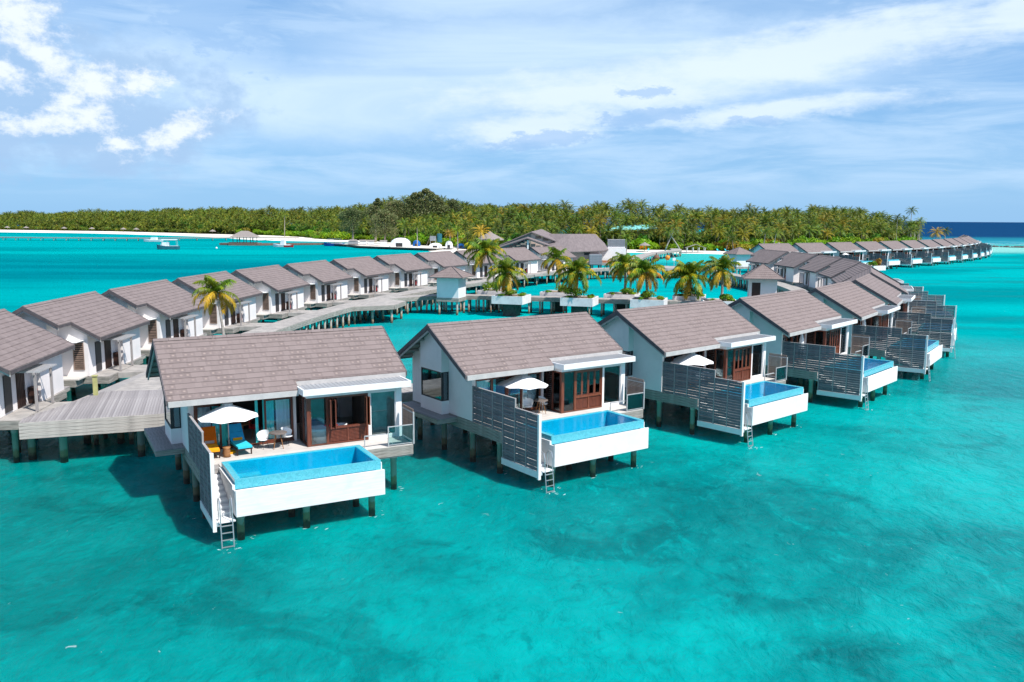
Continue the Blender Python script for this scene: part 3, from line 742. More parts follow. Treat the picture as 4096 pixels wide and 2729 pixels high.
    def perg(b):
        b.box(6.95, 7.07, 5.8, 5.92, DZ, 4.25); b.box(4.75, 4.87, 5.8, 5.92, DZ, 4.25)
        b.box(4.6, 7.2, 5.8, 5.9, 4.251, 4.37); b.box(4.6, 7.2, 4.62, 4.7, 4.251, 4.37)
    pg = part('pergola', 'perg', perg, 'post_wood', v)
    if det:
        for i in range(11): boxat('pergola_slat', 'rail_metal', pg, 4.66 + i * .235, 4.72 + i * .235, 4.65, 6.15, 4.372, 4.45)
    else: part('pergola_slats', 'pslats', lambda b: [b.box(4.66 + i * .235, 4.72 + i * .235, 4.65, 6.15, 4.372, 4.45) for i in range(11)], 'rail_metal', pg)


def make_base(v, det):
    def frame(b):
        b.box(.93, 10.38, -3.85, 5.86, 1.74, DZ - .05)
        b.box(.93, 1.74, -3.3, -3.85, 1.74, DZ - .05)
    dk = part('deck', 'deckf', lambda b: (b.box(.93, 10.31, -3.83, 4.2, 1.74, DZ - .045), b.box(4.4, 9.08, 4.2, 5.84, 1.80, DZ - .045), b.box(.93, 4.4, 4.2, 5.2, 1.80, DZ - .045), b.box(7.82, 10.31, -4.04, -3.83, 1.72, DZ - .045)), 'grey_wood', v)
    # weathered boards on every open edge
    edges = []
    for i, (za, zb) in enumerate(((2.09, 2.235), (1.935, 2.08), (1.78, 1.925), (1.66, 1.77))):
        d = .01 * (i % 2)
        edges += [(.895 + d, .925, -3.9, 5.2, za, zb)]
        if i < 3: edges += [(7.81, 10.33, -4.075 + d, -4.045, za, zb), (10.315, 10.345 - d, -4.04, 4.2, za, zb)]
        if i < 3: edges += [(4.42, 9.1, 5.845, 5.875 - d, za, zb), (9.085, 9.115 - d, 2.78, 5.84, za, zb), (.93, 4.38, 5.205, 5.235, za, zb), (9.12, 10.31, 4.205, 4.235, za, zb)]
    if det:
        for e in edges: boxat('fascia_board', 'fascia_wood', dk, *e)
    else: part('fascia', 'fasciaall', lambda b: [b.box(*e) for e in edges], 'fascia_wood', dk)
    if det:
        y = -4.06; k = 0
        while y < -.99:
            x0 = .93 if y > -3.32 else 1.76
            if y < -3.95: x0 = 7.82
            yb = min(y + .142, -.985 if x0 < 1.7 else 9)
            if y > -2.5: boxat('plank', 'deck_wood', dk, x0 + .0, 5.82, y, yb, DZ - .04, DZ); boxat('plank', 'deck_wood', dk, 10.425, 10.43, y, yb, DZ - .04, DZ) if False else None
            else: boxat('plank', 'deck_wood', dk, x0, 10.32, y, yb, DZ - .04, DZ)
            y += .15
    else:
        part('deck_boards', 'dboards', lambda b: (b.box(.93, 10.32, -3.95, -2.45, DZ - .04, DZ), b.box(.93, 5.82, -2.45, -.99, DZ - .04, DZ), b.box(7.82, 10.32, -4.07, -3.95, DZ - .04, DZ)), 'deck_wood', dk)
    part('porch_boards', 'pboards', lambda b: [b.box(4.42 + i * .146, 4.42 + i * .146 + .138, 4.61, 5.86, DZ - .04, DZ) for i in range(32)] and b.box(1.0, 4.4, 5.12, 5.22, DZ - .04, DZ), 'walk_wood', dk)
    # ledge round the window box
    lg = part('ledge', 'ledge', lambda b: (b.box(-.34, .89, .22, 5.0, 1.96, 2.18),), 'fascia_wood', v)
    if det:
        for i in range(8): boxat('plank', 'plank_grey', lg, -.34 + i * .154, -.34 + i * .154 + .146, .2, 5.0, 2.185, 2.225)
    else: part('ledge_boards', 'lboards', lambda b: [b.box(-.34 + i * .154, -.34 + i * .154 + .146, .2, 5.0, 2.185, 2.225) for i in range(8)], 'plank_grey', lg)
    for (x, y, zt) in ((1.15, 4.7, 1.74), (1.15, 2.0, 1.74), (1.15, -.9, 1.74), (1.15, -3.4, 1.74), (4.1, 4.5, 1.74), (4.1, 1.4, 1.74), (4.1, -1.4, 1.74), (6.9, 4.7, 1.8), (6.9, 1.6, 1.74), (7.2, -1.5, 1.74),
                       (9.9, 3.6, 1.74), (9.9, .8, 1.74), (9.6, -3.4, 1.72), (8.85, 5.4, 1.8), (4.6, -6.5, 1.12), (7.45, -6.4, 1.12), (4.4, -4.9, 1.12), (7.25, -4.9, 1.12), (1.95, -6.6, 1.12)):
        o = part('pile', ('pile', zt), lambda b: b.lathe([(.145, -2.2), (.145, zt - .25), (.17, zt - .25), (.17, zt)], 10), 'pile_concrete', v, True)
        o.location = (x, y, 0)


def make_pool(v, det, opt):
    # mosaic shell, stepped inside
    def shell(b):
        b.box(1.76, 1.98, -6.77, -4.0, 2.12, 2.52); b.box(7.53, 7.75, -6.77, -4.0, 1.25, 2.52)
        b.box(1.98, 7.53, -6.77, -6.68, 2.12, 2.505); b.box(1.98, 7.53, -4.2, -4.0, 1.3, 2.52)
    pl = part('pool', 'poolshell', shell, 'mosaic_rim', v)
    part('basin', 'basin', lambda b: b.box(1.98, 7.53, -6.66, -4.2, 1.5, 1.60), 'mosaic_basin', pl)
    for k, q in enumerate(((1.985, 7.525, -6.672, -6.64, 1.3, 2.49), (1.985, 7.525, -4.24, -4.202, 1.3, 2.515), (1.985, 2.02, -6.62, -4.24, 1.3, 2.515), (7.49, 7.525, -6.62, -4.24, 1.3, 2.515))):
        part('basin_side', ('bside', k), lambda b: b.box(*q), 'mosaic_wall', pl)
    for i in range(3): part('pool_step', ('pstep', i), lambda b: b.box(2.02, 3.1, -6.4 + i * .55, -6.4 + i * .55 + .5, 1.3, 1.65 + .25 * i), 'mosaic_rim', pl)
    part('pool_water', 'pwater', lambda b: b.add([(1.99, -6.70, 2.497), (7.52, -6.70, 2.497), (7.52, -4.21, 2.497), (1.99, -4.21, 2.497)], [(0, 1, 2, 3)]), 'pool_water', pl)
    # white boarded trough wall
    def trough(b):
        b.box(1.72, 7.80, -7.08, -7.02, 1.10, 2.17); b.box(1.76, 7.76, -7.02, -6.77, 1.10, 2.05)
        b.box(1.70, 1.755, -7.02, -4.0, 1.10, 2.12); b.box(1.66, 1.758, -6.77, -4.0, 2.121, 2.30)
        b.box(7.76, 7.80, -7.02, -4.0, 1.10, 2.12)
        b.box(1.76, 7.76, -6.77, -4.0, 1.10, 1.199)
        b.box(7.76, 7.80, -6.77, -4.08, 2.121, 2.4)
    part('pool_wall', 'trough', trough, 'white_paint', pl)
    if opt.get('boards'):
        boxat('wall_facing', 'white_boards', pl, 1.715, 7.805, -7.105, -7.083, 1.10, 2.172)
    # steps down to the water
    st = part('stair_side', 'stside', lambda b: b.poly([(-3.3, 2.0), (-6.3, .95), (-7.0, .95), (-7.0, .8), (-6.3, .8), (-3.3, 1.75)], 0, 1.0, 1.08), 'white_paint', v)
    for i in range(8): boxat('stair_tread', 'white_boards', st, 1.09, 1.69, -3.35 - i * .38 - .36, -3.35 - i * .38, 2.12 - i * .145 - .20, 2.12 - i * .145)
    boxat('landing', 'white_boards', st, 1.06, 1.69, -7.05, -6.4, .93, .985)

    def lad(b):
        for x in (1.1, 1.55):
            b.path([(x, -6.75, 1.0), (x, -6.72, 1.75), (x, -6.85, 1.9), (x, -7.05, 1.86), (x, -7.14, 1.6), (x, -7.16, 1.0), (x, -7.42, -1.0)], .024, 6)
    ld = part('ladder', 'ladder', lad, 'steel', v)
    for i in range(6):
        z = .85 - i * .27
        part('rung', ('rung',), lambda b: b.box(-.21, .21, -.035, .035, -.012, .012), 'steel', ld).location = (1.325, -7.16 - (1.0 - z) * .13, z)


def make_fence(v, det):
    PY = [-1.3, -2.17, -3.10, -4.0, -5.02, -5.93, -6.86]

    def posts(b):
        for i, y in enumerate(PY[:-1]):
            top = 4.1 if i < 5 else 3.66
            b.box(.875, .945, y - .03, y + .03, 2.2 if i < 3 else .98, top)
        b.box(.86, .96, -5.05, -1.27, 4.101, 4.135); b.box(.86, .96, -6.86, -5.06, 3.661, 3.695)
    fe = part('fence', 'fposts', posts, 'post_wood', v)
    part('fence_base', 'fbase', lambda b: b.box(.85, .97, -6.9, -3.95, .66, .975), 'white_paint', fe)
    part('end_post', 'fend', lambda b: b.box(.84, .98, -7.0, -6.88, .60, 3.72), 'white_paint', fe)
    bars = []
    for i in range(6):
        z0 = 2.26 if i < 3 else 1.0; z1 = 4.09 if i < 4 else 3.65
        n = round((z1 - z0) / .152)
        for k in range(n):
            z = z0 + k * (z1 - z0) / n
            bars.append((.885 + .022 * (k % 2), .925 + .022 * (k % 2), PY[i + 1] + .035, PY[i] - .035, z, z + .136))
    if det:
        for q in bars:
            o = boxat('slat', 'slat_wood', fe, *q); o.rotation_euler = (0, rad(4 + jit(3)), 0)
    else: part('slats', 'slatsall', lambda b: [b.box(*q[:5], q[5] - .004) for q in bars], 'slat_wood', fe)


def make_side(v, det):
    def scr(b):
        b.box(10.33, 10.39, -2.74, -2.68, DZ, 3.75); b.box(10.33, 10.39, -4.09, -4.03, DZ, 3.77); b.box(10.33, 10.39, -4.03, -2.74, 3.70, 3.76); b.box(10.33, 10.39, -4.03, -2.74, DZ + .06, DZ + .11)
    sc = part('side_screen', 'screen', scr, 'rail_metal', v)
    bars = [(10.345, 10.375, -4.03, -2.74, DZ + .15 + i * .075, DZ + .15 + i * .075 + .055) for i in range(20)]
    if det:
        for q in bars: boxat('screen_slat', 'shutter_brown', sc, *q)
    else: part('screen_slats', 'scrslats', lambda b: [b.box(*q) for q in bars], 'shutter_brown', sc)

    def rail(b):
        b.box(9.1, 9.15, -4.06, -4.01, DZ, 3.2); b.box(9.15, 10.325, -4.06, -4.01, 3.16, 3.2); b.box(9.15, 10.325, -4.055, -4.015, DZ + .05, DZ + .08)
        b.box(8.02, 8.06, -3.92, -3.88, DZ, 2.86); b.box(8.06, 9.1, -3.95, -3.85, 2.82, 2.86)
    rl = part('deck_railing', 'rail', rail, 'rail_metal', v)
    part('pane', 'railpane', lambda b: b.box(9.16, 10.32, -4.04, -4.03, DZ + .09, 3.155), 'rail_glass', rl)
    # flat canopy
    cn = part('canopy', 'canopy', lambda b: (b.box(5.55, 10.72, -2.95, -2.88, 4.74, 5.02), b.box(5.55, 5.62, -2.88, -1.3, 4.74, 5.02), b.box(10.65, 10.72, -2.88, -1.3, 4.74, 5.02), b.box(5.62, 10.65, -2.88, -1.3, 4.74, 4.90)), 'white_paint', v)
    ribs = [5.66 + i * .2 for i in range(25)]
    part('canopy_sheet', 'csheet', lambda b: b.poly([(-2.87, 4.905), (-2.87, 4.955), (-1.3, 5.0), (-1.3, 4.905)], 0, 5.63, 10.64), 'metal_sheet', cn)
    if det:
        for x in ribs: part('sheet_rib', 'srib', lambda b: b.poly([(-2.86, 4.957), (-2.86, 4.972), (-1.3, 5.017), (-1.3, 5.002)], 0, 0, .035), 'metal_sheet', cn).location = (x, 0, 0)
    else: part('sheet_ribs', 'sribs', lambda b: [b.poly([(-2.86, 4.957), (-2.86, 4.972), (-1.3, 5.017), (-1.3, 5.002)], 0, x, x + .035) for x in ribs], 'metal_sheet', cn)
    part('soffit', 'soffit', lambda b: b.box(5.63, 10.64, -2.87, -2.44, 4.72, 4.738), 'white_paint', cn)


def make_villa(det, opt):
    v = empty('overwater_villa')
    make_base(v, det); make_walls(v); make_front(v, det, opt); make_roof(v, det); make_pool(v, det, opt); make_fence(v, det); make_side(v, det)
    return v


ARCS = {'O': (-68.2137, 146.2899, 121.0248, 0.4970, 0.1113, 0.0197),
        'L': (147.7761, 67.3032, 180.5673, -1.4506, -0.0714, 0.0243),
        'A': (-143.5718, 513.219, 368.099, 0.6023, 0.0381, -0.0224)}
NEAR = [(-15.578, 37.355, 0.503), (-3.481, 43.774, 0.62), (7.64, 51.583, 0.733), (17.716, 60.564, 0.845), (26.688, 70.489, 0.956), (34.343, 81.318, 1.067)]


def arcpose(k, i):
    cx, cy, R, a0, st, off = ARCS[k]; a = a0 + st * i; th = a + off
    ox, oy = cx + R * sin(a), cy - R * cos(a)
    return (ox - 5.5 * cos(th), oy - 5.5 * sin(th), th)


def arcpt(k, i, r):
    cx, cy, R, a0, st, off = ARCS[k]; a = a0 + st * i
    return (cx + r * sin(a), cy - r * cos(a))


def to_world(p, u, v_, z=0.0):
    c, s = cos(p[2]), sin(p[2]); return (p[0] + c * u - s * v_, p[1] + s * u + c * v_, z)


ORD = ['first', 'second', 'third', 'fourth', 'fifth', 'sixth', 'seventh', 'eighth', 'ninth', 'tenth', 'eleventh', 'twelfth', 'thirteenth', 'fourteenth', 'fifteenth', 'sixteenth']
GV = 'overwater villas with shingle roofs and private pools'
OPTS = [dict(boards=1, open=(1, 2), casements='open', curtains=(('curtain_white', 1.3, 1.95), ('curtain_teal', 3.9, 4.05), ('curtain_white', 4.85, 5.5), ('curtain_teal', 4.25, 4.75), ('curtain_teal', 2.0, 2.7))),
        dict(curtains=(('curtain_white', 1.3, 2.3), ('curtain_teal', 2.5, 2.75), ('curtain_teal', 4.3, 4.45), ('curtain_white', 4.5, 5.45))),
        dict(bay_curtain=1), dict(bay_curtain=1), dict(), dict()]
OLAB = ['large nearest villa with open doors, orange and blue loungers on its pool deck',
        'villa with white umbrella, table and closed brown doors, second of the near row',
        'villa with open umbrella showing over its fence, third along the near row',
        'villa with folded umbrella by brown doors, fourth along the near row',
        'villa with red seats inside, fifth along the near row behind staggered fences',
        'villa with dark roof gables, sixth of the near row at the outer bend']
PROTO = make_villa(False, {})
villas = {}
for i in range(6):
    v = make_villa(i < 5, OPTS[i]) if i < 5 else copy_tree(PROTO)
    x, y, t = NEAR[i]; place(v, x, y, 0, t); tag(v, OLAB[i], 'villa', GV); villas['O', i] = v
for i in range(6, 12):
    v = copy_tree(PROTO); x, y, t = arcpose('O', i); place(v, x, y, 0, t); villas['O', i] = v
    tag(v, ('villa roof seen end on at the bend, %s of the near row' if i < 8 else 'villa showing its entrance side to the lagoon, %s of the near row') % ORD[i], 'villa', GV)
for i in range(12):
    v = copy_tree(PROTO); x, y, t = arcpose('L', i); place(v, x, y, 0, t); villas['L', i] = v
    tag(v, 'white villa with brown shutter facing the walkway, %s of the left row' % ORD[i], 'villa', GV)
for i in range(16):
    if i == 0: v = PROTO
    else: v = copy_tree(PROTO)
    x, y, t = arcpose('A', i); place(v, x, y, 0, t); villas['A', i] = v
    tag(v, 'distant villa with white pool front, %s of the far row running to the reef' % ORD[i], 'villa', GV)

# ------------------------------------------------------------------ sea
sea = MB().add([(-50000, -2500, 0), (50000, -2500, 0), (50000, 70000, 0), (-50000, 70000, 0)], [(0, 1, 2, 3)]).build('sea', 'sea_water'); tag(sea, kind='structure')


# ------------------------------------------------------------------ walkways on piles
def strip(b, left, right, z0, z1):
    """solid deck between two polylines of the same length"""
    n = len(left); k = len(b.v)
    for (p, q) in zip(left, right): b.v += [(p[0], p[1], z0), (q[0], q[1], z0), (q[0], q[1], z1), (p[0], p[1], z1)]
    for i in range(n - 1):
        a, c = k + 4 * i, k + 4 * (i + 1)
        b.f += [(a + 3, a + 2, c + 2, c + 3), (a, c, c + 1, a + 1), (a, a + 3, c + 3, c), (a + 1, c + 1, c + 2, a + 2)]
    b.f += [(k, k + 1, k + 2, k + 3), (k + 4 * n - 4, k + 4 * n - 1, k + 4 * n - 2, k + 4 * n - 3)]


def offset(line, d):
    out = []
    for i, p in enumerate(line):
        a = line[max(i - 1, 0)]; c = line[min(i + 1, len(line) - 1)]
        t = Vector((c[0] - a[0], c[1] - a[1])).normalized(); out.append((p[0] - t.y * d, p[1] + t.x * d))
    return out


def resample(line, step):
    out = [line[0]]; acc = 0
    for i in range(len(line) - 1):
        a, c = Vector(line[i][:2]), Vector(line[i + 1][:2]); L = (c - a).length; n = max(1, round(L / step))
        for k in range(1, n + 1): out.append(tuple(a.lerp(c, k / n)))
    return out


def smooth(line, it=2):
    for _ in range(it):
        o = [line[0]]
        for i in range(len(line) - 1):
            a, c = Vector(line[i]), Vector(line[i + 1]); o += [tuple(a.lerp(c, .25)), tuple(a.lerp(c, .75))]
        line = o + [line[-1]]
    return line


PILES = []


def pile_row(line, w, every, zt, parent):
    pts = resample(line, every)
    for side in (-w / 2 + .25, w / 2 - .25):
        for p in offset(pts, side):
            if any((p[0] - q[0]) ** 2 + (p[1] - q[1]) ** 2 < 0.3 for q in PILES): continue
            PILES.append(p)
            o = part('pile', ('wpile', zt), lambda b: b.lathe([(.13, -2.2), (.13, zt)], 8), 'pile_concrete', parent, True); o.location = (p[0], p[1], 0)


def walkway(name, line, w, label=None, z=DZ, every=4.2, fasc=3):
    line = smooth(line, 2)
    L, R = offset(line, w / 2), offset(line, -w / 2)
    o = MB(); strip(o, L, R, z - .45, z - .02); o = o.build(name, 'grey_wood'); tag(o, kind='structure')
    # boards across the walk with small gaps, joined because they are past counting
    fine = resample(line, .6); b = MB()
    li, ri = offset(fine, w / 2 + .02), offset(fine, -w / 2 - .02)
    for i in range(len(fine) - 1):
        e = .03
        q = [Vector(li[i]).lerp(Vector(li[i + 1]), e), Vector(ri[i]).lerp(Vector(ri[i + 1]), e), Vector(ri[i]).lerp(Vector(ri[i + 1]), 1 - e), Vector(li[i]).lerp(Vector(li[i + 1]), 1 - e)]
        zz = z + jit(.004); k = len(b.v); b.v += [(p.x, p.y, zz) for p in q] + [(p.x, p.y, zz - .05) for p in q]
        b.f += [(k, k + 1, k + 2, k + 3), (k, k + 4, k + 5, k + 1), (k + 2, k + 6, k + 7, k + 3), (k + 1, k + 5, k + 6, k + 2), (k + 3, k + 7, k + 4, k)]
    tag(b.build('deck_boards', 'walk_wood', o), kind='stuff')
    for j in range(fasc):
        for sgn in (1, -1):
            d = w / 2 + .03 + .012 * (j % 2); fb = MB()
            a_, c_ = offset(line, sgn * d), offset(line, sgn * (d + .035)); z1 = z - .04 - j * .17
            if sgn > 0: strip(fb, c_, a_, z1 - .16, z1)
            else: strip(fb, a_, c_, z1 - .16, z1)
            fb.build('fascia_board', 'fascia_wood', o)
    pile_row(line, w, every, z - .45, o)
    return o


wl = [arcpt('L', t, 171.3) for t in [.0 + .6 * k for k in range(13)] + [7.48]]
left_walk = walkway('walkway', wl + [(3.2, 164.6), (10.5, 176.5), (18.5, 185.0), (25.5, 189.5), (32.0, 189.5)], 2.4)
ringw = [arcpt('O', t, 112.8) for t in [-.08 + .49 * k for k in range(24)]]
ring_walk = walkway('walkway', ringw[::-1] + [], 2.5)
end = ringw[-1]
hubring = walkway('walkway', [(end[0], end[1]), (end[0] - .4, end[1] + 6), (43.5, 185), (40.6, 190.5), (34, 191)], 2.5)
centre_walk = walkway('walkway', [(-20.3, 107.0), (-15.2, 114.2), (-10.2, 117.9), (-5.2, 117.9), (-1.2, 116.7), (4.6, 115.6), (11.3, 113.7), (17.5, 112.0), (24.1, 110.9), (31, 110.9), (38.5, 111.6)], 2.2)
beach_walk = walkway('walkway', [(30.0, 192.0), (29.2, 204), (31.0, 222), (35.5, 244), (42.0, 268), (50.5, 288), (57.5, 300), (60, 318)], 3.6, every=4.5)
# round resting deck in the middle of the lagoon walk
b = MB(); b.lathe([(0.01, DZ + .012), (5.0, DZ + .012), (5.05, DZ - .5), (.01, DZ - .5)], 28, (33.6, 191.5)); o = b.build('lagoon_deck', 'walk_wood'); tag(o, kind='structure')
for i in range(9): p_ = part('pile', ('wpile', 1.81), lambda b: b.lathe([(.16, -2.2), (.16, 1.81)], 8), 'pile_concrete', o, True); p_.location = (33.6 + 4.4 * cos(i * .7), 191.5 + 4.4 * sin(i * .7), 0)
# side bay deck on the left walkway
PL = [(-19.5, 100.8), (-14.3, 103.4), (-13.6, 108.6), (-16.6, 111.6)]
o = MB().poly(PL, 2, DZ - .45, DZ - .012).build('side_deck', 'walk_wood'); tag(o, kind='structure')
for i in range(3):
    for (p, q) in ((PL[0], PL[1]), (PL[1], PL[2])):
        t = Vector((q[0] - p[0], q[1] - p[1])).normalized(); nx, ny = t.y, -t.x
        fb = MB(); strip(fb, [(p[0] + nx * .05, p[1] + ny * .05), (q[0] + nx * .05, q[1] + ny * .05)][::1], [(p[0] + nx * .09, p[1] + ny * .09), (q[0] + nx * .09, q[1] + ny * .09)], DZ - .2 - i * .17, DZ - .04 - i * .17)
        fb.build('fascia_board', 'fascia_wood', o)
for (x, y) in ((-14.7, 103.8), (-14.1, 108.2), (-16.9, 103.0), (-16, 105.5)): part('pile', ('wpile', 1.81), lambda b: 0, 'pile_concrete', o).location = (x, y, 0)
# wide three-cornered deck at the start of the walkways
A0, B0, C0 = Vector((-24.9, 42.25)), Vector((-17.6, 44.85)), Vector((-22.2, 60.0))
tri = MB(); tri.poly([(-24.9, 42.25), (-17.6, 44.85), (-18.2, 47.8), (-22.3, 58.5), (-24.9, 57.5)], 2, DZ - .62, DZ - .02)
tri = tri.build('arrival_deck', 'grey_wood'); tag(tri, kind='structure')
ex = (B0 - A0).normalized(); ey = Vector((-ex.y, ex.x)); n = int((B0 - A0).length / .148)
for i in range(n):
    u0 = i * .148; L0 = min(1.35 * u0 + .0, 99)
    # far end of each plank follows the edge from the front left corner to the walkway
    uu = u0 + .07; far = 1.0 + 2.05 * uu if uu < 3.1 else max(1.5, 7.4 - (uu - 3.1) * .15)
    o = boxat('plank', 'plank_grey', tri, 0, .139, 0, 1.0, 0, .045)
    o.scale = (1, far, 1); c = A0 + ex * (u0 + .07) + ey * (far / 2)
    o.location = (c.x, c.y, DZ + .008 + jit(.003)); o.rotation_euler = (0, 0, atan2(ex.y, ex.x))
for j, (za, zb) in enumerate(((.0, .17), (-.18, -.015), (-.36, -.195), (-.54, -.375), (-.68, -.555))):
    o = boxat('fascia_board', 'pale_boards', tri, 0, (B0 - A0).length, 0, .04, 0, zb - za)
    c = (A0 + B0) / 2 - ey * (.04 + .008 * (j % 2)); o.location = (c.x, c.y, DZ - .14 + (za + zb) / 2); o.rotation_euler = (0, 0, atan2(ex.y, ex.x))
for (x, y) in ((A0 + ex * 1.9 + ey * .28)[:], (A0 + ex * 5.6 + ey * .28)[:], (A0 + ex * .25 + ey * 1.4)[:], (-22.0, 47), (-20.2, 49), (-23.9, 47), (-24, 52), (-21.5, 52)):
    o = part('pile', ('wpile', 1.64), lambda b: b.lathe([(.19, -2.2), (.19, 1.4), (.21, 1.4), (.21, 1.64)], 10), 'pile_concrete', tri, True); o.location = (x, y, 0)
# short bridges from the villas to the walks
for (k, i), v in villas.items():
    if k == 'A' or (k == 'L' and i > 11): continue
    p = arcpose(k, i) if k == 'L' or i > 5 else NEAR[i]
    v1 = 8.3 if k == 'L' else 7.3
    q = [to_world(p, 4.5, 5.9)[:2], to_world(p, 7.6, 5.9)[:2], to_world(p, 7.0, v1)[:2], to_world(p, 4.2, v1)[:2]]
    o = MB().poly(q, 2, DZ - .4, DZ - .03).build('footbridge', 'walk_wood'); tag(o, kind='structure')
# marker post and reading stand by the front left deck
o = MB().box(-.11, .11, -.11, .11, 0, 1.15).box(-.15, .15, -.15, .15, 1.15, 1.2).build('bollard_light', 'yellow_post'); place(o, -24.35, 49.2, DZ, .2)
tag(o, 'small yellow-green bollard light standing at the edge of the arrival deck', 'bollard light')


# ------------------------------------------------------------------ small pavilions with hipped shingle roofs
def pyramid(b, hx, hy, z0, z1, t=.1):
    b.add([(-hx, -hy, z0), (hx, -hy, z0), (hx, hy, z0), (-hx, hy, z0), (0, 0, z1), (-hx, -hy, z0 - t), (hx, -hy, z0 - t), (hx, hy, z0 - t), (-hx, hy, z0 - t)],
          [(0, 1, 4), (1, 2, 4), (2, 3, 4), (3, 0, 4), (0, 5, 6, 1), (1, 6, 7, 2), (2, 7, 8, 3), (3, 8, 5, 0), (8, 7, 6, 5)])


def tower(x, y, a, label, door, s=1.0, eave=5.0, apex=6.35, hw=(1.5, 1.6)):
    t = empty('service_tower'); place(t, x, y, 0, a); tag(t, label, 'tower', 'small hip-roofed service towers on the walkways')
    part('wall', ('tw', hw), lambda b: b.box(-hw[0], hw[0], -hw[1], hw[1], DZ, eave - .05), 'tower_wall', t)
    base = part('tower_deck', ('tb', hw), lambda b: b.box(-hw[0] - .06, hw[0] + .06, -hw[1] - .06, hw[1] + .06, DZ - .5, DZ - .002), 'fascia_wood', t)
    rf = part('roof', ('troof', hw), lambda b: pyramid(b, hw[0] + .85, hw[1] + .85, eave, apex), 'soffit_wood', t)
    n = 7
    for k in range(n):
        def ring(b):
            f0, f1 = 1 - k / n, 1 - (k + 1) / n + .0; hx, hy = hw[0] + .87, hw[1] + .87
            z0, z1 = eave + (apex - eave) * k / n + .05, eave + (apex - eave) * (k + 1) / n + .02
            q0 = [(-hx * f0, -hy * f0, z0), (hx * f0, -hy * f0, z0), (hx * f0, hy * f0, z0), (-hx * f0, hy * f0, z0)]
            q1 = [(-hx * f1, -hy * f1, z1), (hx * f1, -hy * f1, z1), (hx * f1, hy * f1, z1), (-hx * f1, hy * f1, z1)]
            q2 = [(p[0], p[1], p[2] - .07) for p in q0]
            b.add(q0 + q1 + q2, [(i, (i + 1) % 4, 4 + (i + 1) % 4, 4 + i) for i in range(4)] + [(8 + i, 8 + (i + 1) % 4, (i + 1) % 4, i) for i in range(4)])
        part('shingle_course', ('tring', hw, k), ring, 'shingle', rf)
    part('hip_cap', ('hip', hw), lambda b: [b.tube((sx * (hw[0] + .86), sy * (hw[1] + .86), eave + .06), (0, 0, apex + .05), .05, .05, 5) for sx in (-1, 1) for sy in (-1, 1)], 'verge_dark', rf)
    for sx in (-1, 1):
        for sy in (-1, 1):
            o = part('pile', ('wpile', 1.81), lambda b: 0, 'pile_concrete', t); o.location = (sx * (hw[0] - .25), sy * (hw[1] - .2), 0)
    if door:
        d = part('door', 'tdoor', lambda b: (b.box(-1.42, -.35, -hw[1] - .04, -hw[1] - .004, DZ + .02, 4.6), b.box(-1.3, -.47, -hw[1] - .06, -hw[1] - .04, DZ + .15, 4.45)), 'dark_brown_wood', t)
        part('railing', 'trail', lambda b: [b.box(.0, 1.4, -hw[1] - .5, -hw[1] - .46, z, z + .05) for z in (3.2, 2.95, 2.7)] + [b.box(x_, x_ + .05, -hw[1] - .5, -hw[1] - .46, DZ, 3.25) for x_ in (0, 1.35)], 'rail_metal', t)
    return t


tower(-8.14, 114.5, rad(-15), 'white service tower with grey pyramid roof between the left walkway and palm planters', False)
tower(33.1, 113.4, rad(-12), 'service tower with tall dark brown door beside the curved walkway', True, hw=(1.75, 1.7), eave=5.15, apex=6.95)
tower(51.8, 196.8, rad(20), 'farthest service tower near the beach lagoon, behind the brown-doored one', False, hw=(1.75, 1.75), eave=5.1, apex=6.6)


# ------------------------------------------------------------------ palms
def frond_mesh(b, length, elev, droop, pairs=24, leaf=0.62, width=0.075, seed=0, hang=1.0):
    rn = random.Random(seed); pts = []; p = Vector((0, 0, 0)); e = elev; n = 9
    for i in range(n + 1):
        pts.append(p.copy()); p = p + Vector((cos(e), 0, sin(e))) * (length / n); e -= droop / n * (0.5 + 1.0 * i / n)
    b.chain(pts, [0.045 * (1 - i / (n + .6)) + .006 for i in range(n + 1)], 4)
    for k in range(pairs):
        t = 0.12 + 0.88 * k / (pairs - 1); q = t * n; i = min(int(q), n - 1); f = q - i
        c = pts[i].lerp(pts[i + 1], f); d = (pts[i + 1] - pts[i]).normalized()
        side = Vector((0, 1, 0)); up = side.cross(d)
        if up.z < 0: up = -up
        L = leaf * (0.45 + 1.1 * sin(min(1, t * 1.05) * pi * .86 + .25)) * rn.uniform(.8, 1.15)
        for sg in (1, -1):
            sw = .55 + .5 * t
            dr = (side * sg + d * sw - Vector((0, 0, 1)) * hang * rn.uniform(.35, 1.0) + up * .25).normalized()
            w = d * width * rn.uniform(.8, 1.2)
            m = c + dr * L * .55; tip = c + (dr + Vector((0, 0, -hang * .45))).normalized() * L
            kk = len(b.v); b.v += [tuple(c - w * .5), tuple(c + w * .5), tuple(m + w * .6), tuple(m - w * .45), tuple(tip)]
            b.f += [(kk, kk + 1, kk + 2, kk + 3), (kk + 3, kk + 2, kk + 4)]


